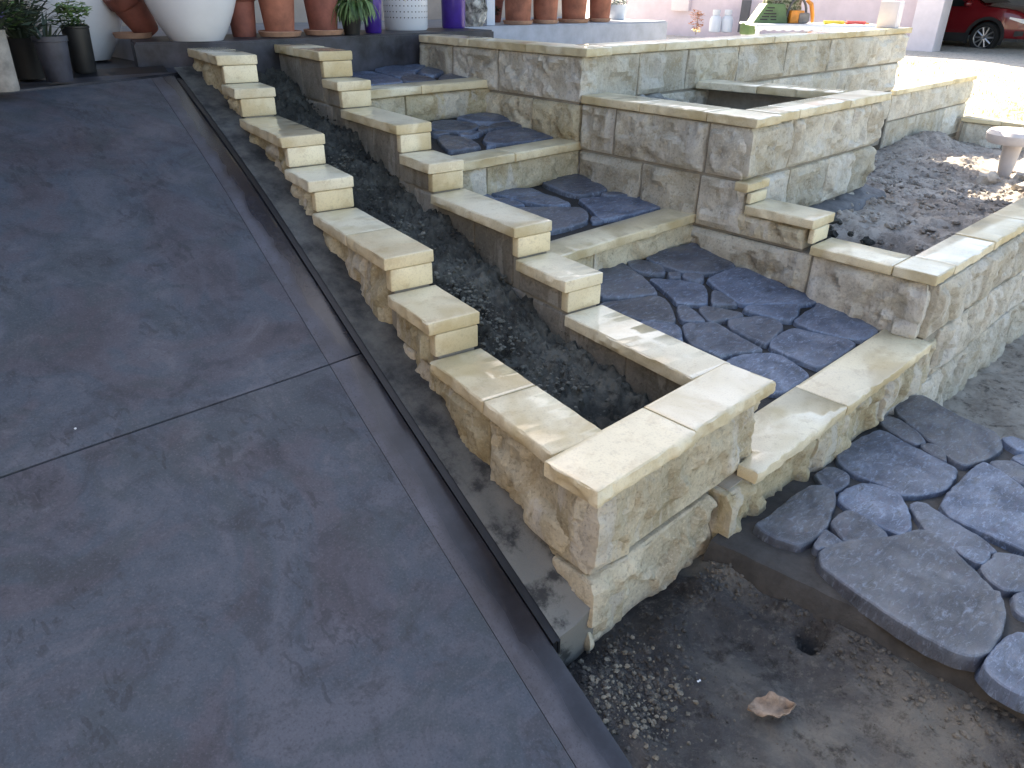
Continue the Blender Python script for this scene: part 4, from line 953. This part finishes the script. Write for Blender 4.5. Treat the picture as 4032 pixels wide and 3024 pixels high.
# white perforated basket
P, k = place((1592, 120), .96, 170); t = thing('basket_pot', 'white perforated basket pot between the two purple pots', 'pot', P)
r = 178 * k / 2
lathe('basket_body', M_whitep, t, [(r * .90, 0), (r * .95, .012), (r * 1.0, .28), (r * 1.03, .30), (r * .97, .30), (r * .94, .25)], 48); lathe('potting_soil', M_potsoil, t, [(r * .94, .25), (.01, .26)], 24)
bm = bmesh.new()
for zz in (.10, .145, .19, .235):
    for a in range(36):
        an = a / 36 * 6.283; rr = r * lerp(.95, 1.0, zz / .28) + .0008; n_ = Vector((math.cos(an), math.sin(an), 0)); tt = Vector((-n_.y, n_.x, 0)); c = n_ * rr + Vector((0, 0, zz))
        bm.faces.new([bm.verts.new(c + tt * .0055 * math.cos(q_) + Vector((0, 0, .0055 * math.sin(q_)))) for q_ in [i * 1.047 for i in range(6)]])
bmo('hole', bm, M_black, t, 0)
blades('leaf', t, M_leafp, 7, .05, .34, .012, .16, .9, .26, 21, 1.1)
P, k = place((1784, 112), .96, 96); t = thing('plant_pot', 'taller purple glazed cylinder pot left of the mottled rock', 'pot', P)
r = 95 * k / 2; lathe('pot_body', M_purple, t, [(r * .93, 0), (r * .97, .012), (r, .3), (r * 1.04, .34), (r * .98, .345), (r * .9, .3)], 40); lathe('potting_soil', M_potsoil, t, [(r * .9, .3), (.01, .31)], 24)
blades('leaf', t, M_leafy, 1, .01, .46, .014, .34, .9, .3, 5, .8, -.02, -.04, 3.5); blades('leaf', t, M_leafp, 6, .03, .3, .012, .1, .6, .3, 6, 1.2)
# mottled rock
P, k = place((1872, 104), .96, 80); vs = []; fs = []
bm = bmesh.new(); bmesh.ops.create_icosphere(bm, subdivisions=4, radius=1)
for v in bm.verts:
    d_ = v.co.normalized(); v.co = Vector((d_.x * .105, d_.y * .105, d_.z * .16)) * (1 + .22 * fbm(d_ * 2.2, 3) + .12 * facets(d_, 2.5, 3)) + Vector((0, 0, .13))
o = bmo('rock', bm, M_rockdark, None, 40); o.location = P; tag(o, 'white and grey mottled coral rock beside the pale post', 'rock')
# right-hand terracotta row
for px, wt, ws, wb_, lb in (((2039, 99), 118, 122, 100, 'terracotta pot on a saucer just right of the pale post'), ((2148, 95), 112, 108, 92, 'second terracotta pot right of the pale post'), ((2262, 92), 118, 129, 92, 'third terracotta pot right of the pale post on a wide pale saucer'), ((2364, 88), 100, 90, 78, 'fourth terracotta pot right of the pale post, next to the white pot')):
    pot_terra(px, .958, wt, 140, wb_, lb, ws)
P, k = place((2430, 78), .958, 76); t = thing('plant_pot', 'small white pot of silvery foliage at the right end of the verandah', 'pot', P)
r = 78 * k / 2; lathe('pot_body', M_whitep, t, [(r * .75, 0), (r * .8, .01), (r, .12), (r * .98, .17), (r * .9, .16)], 32); leaves('foliage', t, simple('silver_leaf', (.26, .30, .28), .6), 160, (0, 0, .2), .13, .03, 2); lathe('potting_soil', M_potsoil, t, [(r * .9, .15), (.01, .16)], 20)
P, k = place((1990, 92), .958, 60); t = thing('terracotta_pot', 'terracotta pot with a pale flower tucked behind the first pot by the post', 'pot', P + Vector((.02, .22, 0)), 0, 'terracotta pots along the verandah')
lathe('pot_body', M_terra2, t, [(.08, 0), (.085, .01), (.11, .2), (.118, .21), (.12, .28), (.11, .28)], 32); leaves('foliage', t, M_leafd, 60, (-.08, -.08, .12), .08, .03, 4)
# black and blue-grey pots at left
P, k = place((318, 290), .815, 92); t = thing('nursery_pot', 'black plastic nursery pot with a young pale green plant', 'pot', P)
r = 98 * k / 2; h = 150 * k * 1.12
lathe('pot_body', M_black, t, [(r * .82, 0), (r * .86, .008), (r, h * .95), (r * 1.05, h * .96), (r * 1.05, h), (r * .95, h), (r * .92, h * .9)], 40); lathe('potting_soil', M_potsoil, t, [(r * .92, h * .92), (.01, h * .98)], 24)
bm = bmesh.new()
for a in (0, 1.2, 2.6, 4.2): tube(bm, [(0.02 * math.cos(a), .02 * math.sin(a), h * .9), (.04 * math.cos(a), .04 * math.sin(a), h + .07), (.07 * math.cos(a), .07 * math.sin(a), h + .11)], .003, 6)
bmo('stem', bm, M_leafp, t)
leaves('foliage', t, M_leafp, 130, (0.01, 0, h + .09), .09, .028, 11, .6); leaves('foliage', t, M_leaf, 110, (-.02, .0, h + .03), .09, .022, 12, .5); leaves('moss', t, M_leafd, 160, (0, 0, h + .005), r * .95, .015, 13, .2)
P, k = place((212, 326), .815, 120); t = thing('nursery_pot', 'scuffed blue grey plastic pot in front of the black pot', 'pot', P)
r = 122 * k / 2; h = 150 * k * 1.1
lathe('pot_body', M_bluegrey, t, [(r * .72, 0), (r * .78, .006), (r * .97, h * .88), (r * 1.04, h * .89), (r * 1.04, h), (r * .97, h), (r * .9, h * .8)], 40); lathe('potting_soil', M_potsoil, t, [(r * .9, h * .8), (.01, h * .82)], 24)
blades('leaf', t, M_leafd, 16, r * .5, .2, .008, .12, .8, h * .8, 31, 1.0, -.02)
P, k = place((15, 362), .812, 110); t = thing('plant_pot', 'rough grey concrete pot at the left edge with lavender flowers', 'pot', P + Vector((-.02, 0, 0)))
h = 200 * k * 1.1; r = 100 * k / 2
lathe('pot_body', M_conc, t, [(r * .95, 0), (r, .01), (r * 1.08, h * .9), (r * 1.1, h), (r * .98, h), (r * .93, h * .9)], 40); lathe('potting_soil', M_potsoil, t, [(r * .93, h * .9), (.01, h * .92)], 24)
blades('leaf', t, M_leafd, 70, r * .7, .30, .010, .13, .9, h * .9, 33, 1.0); blades('leaf', t, M_leaf, 30, r * .6, .26, .008, .13, .9, h * .9, 34, 1.0); leaves('foliage', t, M_leaf, 160, (.05, .02, h + .07), .13, .025, 35)
leaves('foliage', t, M_leafd, 260, (.10, .04, h + .10), .20, .028, 45); leaves('foliage', t, M_leafp, 70, (.06, -.02, h + .12), .15, .022, 46)
leaves('flower', t, M_lav, 46, (.035, -.05, h + .06), .05, .016, 36)
P, k = place((110, 318), .815, 90); t = thing('nursery_pot', 'dark spiky leaved plant in a black pot between grey and blue grey pots', 'plant', P + Vector((.02, .1, 0)))
lathe('pot_body', M_black, t, [(.075, 0), (.1, .2), (.105, .21), (.09, .2)], 32); blades('leaf', t, M_leafd, 60, .05, .34, .010, .15, .9, .19, 37, 1.1); blades('leaf', t, simple('leaf_bluish', (.07, .10, .085), .5, .2, 20), 30, .05, .30, .009, .18, 1.0, .19, 38, 1.0)

# ------------------------------------------------------------------ background: carport building, table, car
nb = thing('carport_building', 'mauve rendered building with white corner pillar and open carport', 'building', (20, 7, .1))
adopt(plain_box('wall', M_mauve, None, 20.05, 20.3, 7.4, 17.2, -.2, 3.0), nb)
adopt(plain_box('pillar', M_pillar, None, 19.75, 20.25, 6.82, 7.40, -.2, 3.0, .01), nb)
adopt(plain_box('back_wall', M_garage, None, 26.3, 26.5, -6, 15, -.3, 3.0), nb); adopt(plain_box('end_wall', M_garage, None, 20.3, 26.3, 14.0, 14.2, -.3, 3.0), nb)
adopt(plain_box('pillar', M_pillar, None, 19.9, 20.2, -5, -4.7, -.2, 3.0, .01), nb)
adopt(plain_box('roof', M_roof, None, 19.3, 27.0, -6.5, 17.6, 3.0, 3.2), nb)
adopt(plain_box('floor', simple('carport_floor', (.16, .16, .17), .8), None, 20.3, 26.3, -6, 14, -.3, .012), nb)
adopt(plain_box('downpipe', M_whitep, None, 26.18, 26.29, 4.0, 4.1, -.1, 2.9, .02), nb)
mb = plain_box('meter_box', simple('meter_box_paint', (.70, .62, .64), .6, .03), nb, 0, .12, -.30, .30, .75, 1.75, .01); adopt(mb, nb); mb.location = (19.94, 14.0, 0); mb.matrix_parent_inverse = Matrix.Translation(nb.location).inverted()
fe = plain_box('glare_backdrop', simple('glare_white', (.80, .78, .76), .8, .03, 2), None, 19.0, 19.15, 17.6, 40, -.2, 2.0); tag(fe, 'added bright white fence beyond the left end of the mauve wall', 'backdrop')  # made-up upright whose white stands in for a sunlit glare patch
# gas bottles
for px, lb in (((2812, 127), 'left one of two white gas bottles by the mauve wall'), ((2858, 127), 'right one of two white gas bottles by the mauve wall')):
    P = dep(px, 20.2); P.z = P.z
    t = thing('gas_bottle', lb, 'gas bottle', P, 0, 'gas bottles'); M_gas = M_whitep
    lathe('cylinder', M_gas, t, [(.12, 0), (.15, .02), (.155, .30), (.13, .38), (.07, .42), (.05, .425)], 28)
    lathe('collar', M_gas, t, [(.09, .42), (.10, .44), (.10, .55), (.085, .55), (.08, .44)], 24); lathe('valve', M_roof, t, [(.03, .42), (.03, .50), (.012, .53)], 12)
for a, b, lb in (((2922, 128), 95, 'taller black timber offcut leaning by the gas bottles'), ((2985, 100), 62, 'shorter black timber offcut behind the green machine')):
    P = dep(a, 20.0); k = 20.0 / FPX; o = plain_box('timber_offcut', M_roof, None, -.05, .05, -.12, .12, 0, b * k * 1.2, .008); o.location = P; o.rotation_euler = (0, .06, .3); tag(o, lb, 'timber')
P = dep((2740, 128), 19.6); t = thing('dry_shrub', 'small orange dry shrub against the mauve wall', 'shrub', P)
bm = bmesh.new(); tube(bm, [(0, 0, -.05), (.01, 0, .3), (0, .02, .5)], [.014, .01, .006], 6); bmo('stem', bm, M_dryleaf, t); leaves('foliage', t, simple('orange_leaf', (.60, .24, .09), .7, .3), 150, (0, 0, .32), .22, .05, 50, 1.2)
P = dep((2740, 130), 15.0); t = thing('flower_plant', 'pale yellow flowering clump beyond the verandah end', 'plant', P); leaves('foliage', t, M_leafy, 30, (0, 0, .05), .1, .03, 52)
# plastic table with tools
TD = 10.0; A_ = dep((2975, 96), TD); B_ = dep((3500, 98), TD); tz = (A_.z + B_.z) / 2
tv = Vector((B_.x - A_.x, B_.y - A_.y, 0)); TL = tv.length; tv.normalize(); ta = math.atan2(tv.y, tv.x)
tb = thing('garden_table', 'white plastic garden table with scalloped edge behind the tall wall', 'table', (A_.x, A_.y, .17), ta)
th_ = tz - .17
plain_box('table_top', M_whitep, tb, 0, TL, 0, .8, th_ - .03, th_, .01)
bm = bmesh.new()
N_ = 42
top = [bm.verts.new((TL * i / N_, -.004, th_ - .02)) for i in range(N_ + 1)]; bot = [bm.verts.new((TL * i / N_, -.004, th_ - .065 - .022 * abs(math.sin(i / N_ * 21 * math.pi / 1.5)))) for i in range(N_ + 1)]
for i in range(N_): bm.faces.new((top[i], top[i + 1], bot[i + 1], bot[i]))
o = bmo('scalloped_edge', bm, M_whitep, tb, 0); o.modifiers.new('thickness', 'SOLIDIFY').thickness = .012
for x, y in ((.06, .06), (TL - .06, .06), (.06, .74), (TL - .06, .74)): lathe('leg', M_whitep, tb, [(.025, 0), (.03, th_ - .03)], 14, (x, y, 0))
def ontab(px, dy): # local position on the table top
    return (px - 2975) / (3500 - 2975) * TL, dy
M_green = simple('machine_green', (.075, .15, .06), .45, .15, 6)
k10 = TD / FPX
gm = thing('generator', 'dark green ventilated machine housing standing on the white table', 'machine', (0, 0, 0)); 
x0, _ = ontab(2985, 0)
wmat = Matrix.Translation(tb.location) @ Matrix.Rotation(ta, 4, 'Z')
gm.matrix_world = wmat @ Matrix.Translation((x0, .25, th_)); 
hh = 70 * k10
bm = bmesh.new(); pf = [(0, 0), (140 * k10, 0), (118 * k10, hh), (45 * k10, hh)]
a = [bm.verts.new((x, 0, z)) for x, z in pf]; b = [bm.verts.new((x, .34, z)) for x, z in pf]
for i in range(4): j = (i + 1) % 4; bm.faces.new((a[i], a[j], b[j], b[i]))
bm.faces.new(a[::-1]); bm.faces.new(b); bmesh.ops.recalc_face_normals(bm, faces=bm.faces[:]); bmesh.ops.bevel(bm, geom=bm.edges[:], offset=.008, segments=2, affect='EDGES'); bmo('housing', bm, M_green, gm)
for i in range(5):
    z = hh * (.16 + .15 * i); xx = 26 * k10 + i * 5.5 * k10; plain_box('vent_slot', M_black, gm, xx, xx + 30 * k10, -.004, .004, z, z + hh * .07)
for i in range(3):
    z = hh * (.16 + .15 * i); xx = 68 * k10 - i * 2 * k10; plain_box('vent_slot', M_black, gm, xx, xx + 24 * k10, -.004, .004, z, z + hh * .07)
jc = thing('jerry_can', 'round shouldered green fuel can on the ground left of the table', 'fuel can', dep((2940, 150), 10.6)); kk = 10.6 / FPX
jc.location.z = tz - .16
plain_box('can_body', M_green, jc, -28 * kk, 28 * kk, -.08, .08, 0, 42 * kk, .03); lathe('cap', M_green, jc, [(.03, 42 * kk - .005), (.03, 42 * kk + .03), (.01, 42 * kk + .035)], 16)
cb = thing('chainsaw', 'orange and grey chainsaw with curved handle on the white table', 'chainsaw', (0, 0, 0)); x0, _ = ontab(3120, 0); cb.matrix_world = wmat @ Matrix.Translation((x0, .2, th_))
M_or = simple('saw_orange', (.72, .26, .03), .45, .15, 9); M_gr = simple('saw_grey', (.20, .18, .165), .6, .2, 9)
plain_box('motor_body', M_or, cb, 8 * k10, 62 * k10, 0, .2, .005, 48 * k10, .02); plain_box('engine_cover', M_gr, cb, 40 * k10, 84 * k10, -.02, .18, .004, 40 * k10, .03)
bm = bmesh.new(); tube(bm, [(20 * k10 + 38 * k10 * math.cos(a) + 18 * k10, .08, 25 * k10 + 66 * k10 * math.sin(a)) for a in [math.pi * (1 - i / 14) for i in range(15)]], .016, 8); bmo('front_handle', bm, M_roof, cb)
bm = bmesh.new(); tube(bm, [(70 * k10, .1, 85 * k10), (92 * k10, .1, 70 * k10), (104 * k10, .1, 30 * k10), (108 * k10, .1, 3 * k10)], [.02, .03, .028, .02], 8); bmo('rear_handle', bm, M_or, cb)
bg_ = thing('camouflage_bag', 'crumpled camouflage cloth bag heaped behind the chainsaw', 'bag', (0, 0, 0)); x0, _ = ontab(3110, 0); bg_.matrix_world = wmat @ Matrix.Translation((x0, .45, th_))
bm = bmesh.new(); bmesh.ops.create_icosphere(bm, subdivisions=4, radius=1)
for v in bm.verts: d_ = v.co.normalized(); v.co = Vector((d_.x * .26, d_.y * .16, max(-.0, d_.z * .32 + .15))) * (1 + .18 * fbm(d_ * 3, 3))
s_ = NB('camouflage'); c_ = s_.co(); M_camo = s_.done(s_.ramp(s_.noise(c_, 14, 3), [(.35, (.05, .06, .03)), (.48, (.12, .14, .08)), (.55, (.30, .30, .22)), (.66, (.10, .08, .05))]), .8)
bmo('cloth', bm, M_camo, bg_, 60)
for px, lb, m_, wd in ((3255, 'yellow handled tool lying on the white table', simple('tool_yellow', (.85, .62, .05), .4), 80), (3345, 'red handled tool lying right of the yellow one', simple('tool_red', (.75, .10, .08), .4), 75)):
    t = thing('hand_tool', lb, 'tool', (0, 0, 0)); x0, _ = ontab(px, 0); t.matrix_world = wmat @ Matrix.Translation((x0, .12, th_ + .022))
    bm = bmesh.new(); tube(bm, [(0, 0, 0), (wd * k10 * .5, .01, .004), (wd * k10, 0, 0)], [.024, .018, .022], 10); bmo('handle', bm, m_, t); bm = bmesh.new(); tube(bm, [(wd * k10, 0, 0), (wd * k10 * 1.25, .01, -.012)], [.012, .006], 8); bmo('blade', bm, M_or if 'yellow' in lb else m_, t)

# red car, nose to -y (local +x forward), origin at front wheel contact on the near side
def build_car():
    P = onz((3851, 218), -.06); car = thing('parked_car', 'red crossover car parked nose right inside the carport', 'car', (P.x, P.y, -.055 + .06), math.atan2(-.99, -.10))
    M_red = NB('car_red').done((.17, .009, .014), .22, None, Metallic=.0, Coat_Weight=.8, Coat_Roughness=.05)
    M_clad = simple('car_cladding', (.018, .018, .02), .6); M_glass = NB('car_glass').done((.02, .025, .025), .06, None); M_rim = NB('alloy').done((.6, .6, .62), .3, None, Metallic=.9)
    M_tyre = simple('tyre', (.012, .012, .013), .8); M_lamp = NB('lamp').done((.8, .82, .86), .1, None, Coat_Weight=1.0)
    def H(x): # bonnet / roof line
        return interp([(-3.7, .95), (-3.5, 1.15), (-3.1, 1.55), (-1.9, 1.66), (-1.0, 1.50), (-.25, 1.06), (.1, 1.02), (.55, .93), (.78, .80), (.90, .62)], x)
    def Wd(x): return interp([(-3.7, .70), (-3.3, .84), (-1.5, .92), (.0, .92), (.4, .88), (.7, .76), (.9, .5)], x)
    xs_ = [-3.7 + 4.6 * i / 46 for i in range(47)]; vs = []; fs = []; NR = 12
    for x in xs_:
        h = H(x); wd = Wd(x); belt = min(h, .98); lo = .30
        if x > .6: lo = lerp(.30, .26, (x - .6) / .3)
        prof = [(wd * .93, lo), (wd, lo + .12), (wd * 1.0, .55), (wd * 1.01, .72), (wd * .985, lerp(.72, belt, .6)), (wd * .95, belt - .01)]
        top = wd * .95
        if h > 1.0: prof += [(wd * .90, lerp(belt, h, .4)), (wd * .80, lerp(belt, h, .8)), (wd * .70, h - .02), (wd * .45, h), (wd * .2, h + .01), (0, h + .012)]
        else: prof += [(wd * .93, h + .0), (wd * .85, h + .008), (wd * .70, h + .02), (wd * .45, h + .03), (wd * .2, h + .035), (0, h + .036)]
        for yv, z in prof: vs.append(Vector((x, yv, z)))
        for yv, z in prof[-2::-1]: vs.append(Vector((x, -yv, z)))
    m = 2 * NR - 1
    for i in range(len(xs_) - 1):
        for j in range(m - 1):
            zc = (vs[i * m + j].z + vs[i * m + j + 1].z) / 2; xc = (xs_[i] + xs_[i + 1]) / 2
            if zc < .70 and (abs(xc) < .39 or abs(xc + 2.7) < .39) and (xc if abs(xc) < 1 else xc + 2.7) ** 2 + (zc - .34) ** 2 < .40 ** 2: continue
            fs.append((i * m + j, (i + 1) * m + j, (i + 1) * m + j + 1, i * m + j + 1))
    fs.append(tuple(range(m))); fs.append(tuple((len(xs_) - 1) * m + j for j in range(m))[::-1])
    body = pmesh('body', [v - Vector((0, .92, 0)) for v in vs], fs, M_red, car, 40)
    def side_poly(name, P2, off, mat, sgn=1):
        v_ = [Vector((x, (Wd(x) * k + off) * 1 - .92, z)) for x, z, k in P2]; o = pmesh(name, v_, [tuple(range(len(v_)))], mat, car, 0); o.modifiers.new('thickness', 'SOLIDIFY').thickness = .02; return o
    # the camera sees the side at local +y
    side_poly('side_window', [(-.55, 1.0, .955), (-1.75, 1.0, .955), (-1.75, 1.45, .86), (-1.15, 1.42, .86)], .012, M_glass); side_poly('side_window', [(-1.82, 1.0, .955), (-2.9, 1.0, .955), (-2.85, 1.40, .87), (-1.82, 1.46, .86)], .012, M_glass)
    # windscreen
    v_ = [Vector((-.28, -.75 - .92 + .92, 1.075)), Vector((-.28, .75, 1.075)), Vector((-.98, .62, 1.47)), Vector((-.98, -.62, 1.47))]
    pmesh('windscreen', [Vector((a.x + .03, a.y - .92, a.z + .015)) for a in v_], [(0, 1, 2, 3)], M_glass, car, 0)
    bm = bmesh.new()
    for i in range(20):
        pass
    ring = [[bm.verts.new((math.cos(t) * r_, .0 + y_, .34 + math.sin(t) * r_)) for t in [math.pi * (-.12 + 1.24 * i / 18) for i in range(19)]] for r_, y_ in ((.375, -.03), (.385, .015), (.45, .02), (.455, -.02))]
    for a_, b_ in zip(ring, ring[1:]):
        for i in range(18): bm.faces.new((a_[i], a_[i + 1], b_[i + 1], b_[i]))
    bmo('wheel_arch', bm, M_clad, car)
    plain_box('sill', M_clad, car, -2.3, -.40, -.10, .015, .22, .42, .02)
    for x in (0, -2.7):
        wh = D.objects.new('wheel', None); COL.objects.link(wh); wh.parent = car; wh.location = (x, -.12, .34); wh.rotation_euler = (-math.pi / 2, 0, 0)
        lathe('tyre', M_tyre, wh, [(.23, -.1), (.31, -.11), (.34, -.07), (.345, 0), (.34, .07), (.31, .11), (.235, .105), (.23, .08)], 40)
        lathe('hub', M_rim, wh, [(.0, .085), (.05, .09), (.06, .06)][::-1], 20); lathe('rim_ring', M_rim, wh, [(.205, .06), (.235, .105), (.243, .09), (.235, .05)], 40); lathe('brake_disc', M_clad, wh, [(.22, -.02), (.22, .0), (.01, .0)], 30)
        for s in range(10):
            bm = bmesh.new(); a0 = s * .6283; tube(bm, [(.04 * math.cos(a0), .04 * math.sin(a0), .085), (.225 * math.cos(a0), .225 * math.sin(a0), .09)], [.022, .018], 6); bmo('spoke', bm, M_rim, wh)
    # headlight wrapping the corner, fog lamp recess, grille, mirror, number plate zone
    def corner(name, x0, x1, za0, za1, zb0, zb1, mat, off=.012):
        v_ = []; n_ = 8
        for i in range(n_ + 1):
            x = lerp(x0, x1, i / n_); t_ = i / n_; y = Wd(x) - .92 + off
            v_.append(Vector((x + off * t_, y, lerp(za0, zb0, t_)))); v_.append(Vector((x + off * t_, y, lerp(za1, zb1, t_))))
        f_ = [(2 * i, 2 * i + 2, 2 * i + 3, 2 * i + 1) for i in range(n_)]; o = pmesh(name, v_, f_, mat, car, 0); o.modifiers.new('thickness', 'SOLIDIFY').thickness = .015
    corner('headlight', .45, .80, .76, .80, .64, .74, M_lamp); corner('fog_lamp', .62, .76, .38, .50, .40, .50, M_clad); corner('bumper_trim', .45, .86, .27, .34, .26, .33, M_clad)
    gr = plain_box('grille', M_clad, car, .84, .93, -1.35, -.49, .38, .66, .03); 
    for z in (.45, .52, .59): plain_box('grille_bar', M_rim, gr, .90, .94, -1.3, -.54, z, z + .012)
    bm = bmesh.new(); bmesh.ops.create_icosphere(bm, subdivisions=3, radius=1)
    for v in bm.verts: v.co = Vector((v.co.x * .09 - .52, v.co.y * .12 + .10, v.co.z * .075 + 1.06))
    bmo('door_mirror', bm, M_red, car)
build_car()
car_ = D.objects['parked_car']
MY = Matrix.Scale(-1, 4, (0, 1, 0))
for ch in car_.children_recursive:
    if ch.type == 'MESH' and (ch.parent == car_ or ch.parent.name.startswith('grille')): ch.data.transform(MY); ch.data.flip_normals()
    elif ch.type == 'EMPTY': ch.location.y *= -1; ch.rotation_euler.x *= -1
# white gate and rail at the far right
gt = thing('metal_gate', 'white tubular rail and gate at the right edge behind the car', 'gate', (23.3, 3.5, 0)); M_rail = simple('white_rail', (.72, .74, .78), .4, .03)
for pts in ([(1.6, -3.5, .78), (1.6, 2.0, .78)], [(1.6, -3.5, .25), (1.6, .6, .25)]): bm = bmesh.new(); tube(bm, pts, .035, 10); bmo('rail', bm, M_rail, gt)
for i in range(14): bm = bmesh.new(); tube(bm, [(1.6, -3.5 + i * .28, .2), (1.6, -3.5 + i * .28, .78)], .015, 8); bmo('bar', bm, M_rail, gt)
# dry grass tufts in the sunlit yard
rg = random.Random(4); vs = []; fs = []
for i in range(2600):
    x, y = rg.uniform(12.4, 17), rg.uniform(1.5, 6.0); 
    if y > 3.6 and x < 12.5: continue
    z = ground_h(x, y); a = rg.uniform(0, 6.28); L = rg.uniform(.03, .08); b = len(vs); dx, dy = math.cos(a), math.sin(a)
    vs += [Vector((x - dy * .006, y + dx * .006, z)), Vector((x + dy * .006, y - dx * .006, z)), Vector((x + dx * L * .7, y + dy * L * .7, z + L))]; fs.append((b, b + 1, b + 2))
tag(pmesh('dry_grass', vs, fs, simple('straw', (.42, .36, .16), .8), None, 0), 'short dry yellow grass in the sunlit yard', 'grass', kind='stuff')
print('TRIS', sum(len(o.data.loop_triangles) if o.data.calc_loop_triangles() is None else 0 for o in D.objects if o.type == 'MESH'), len(D.objects))
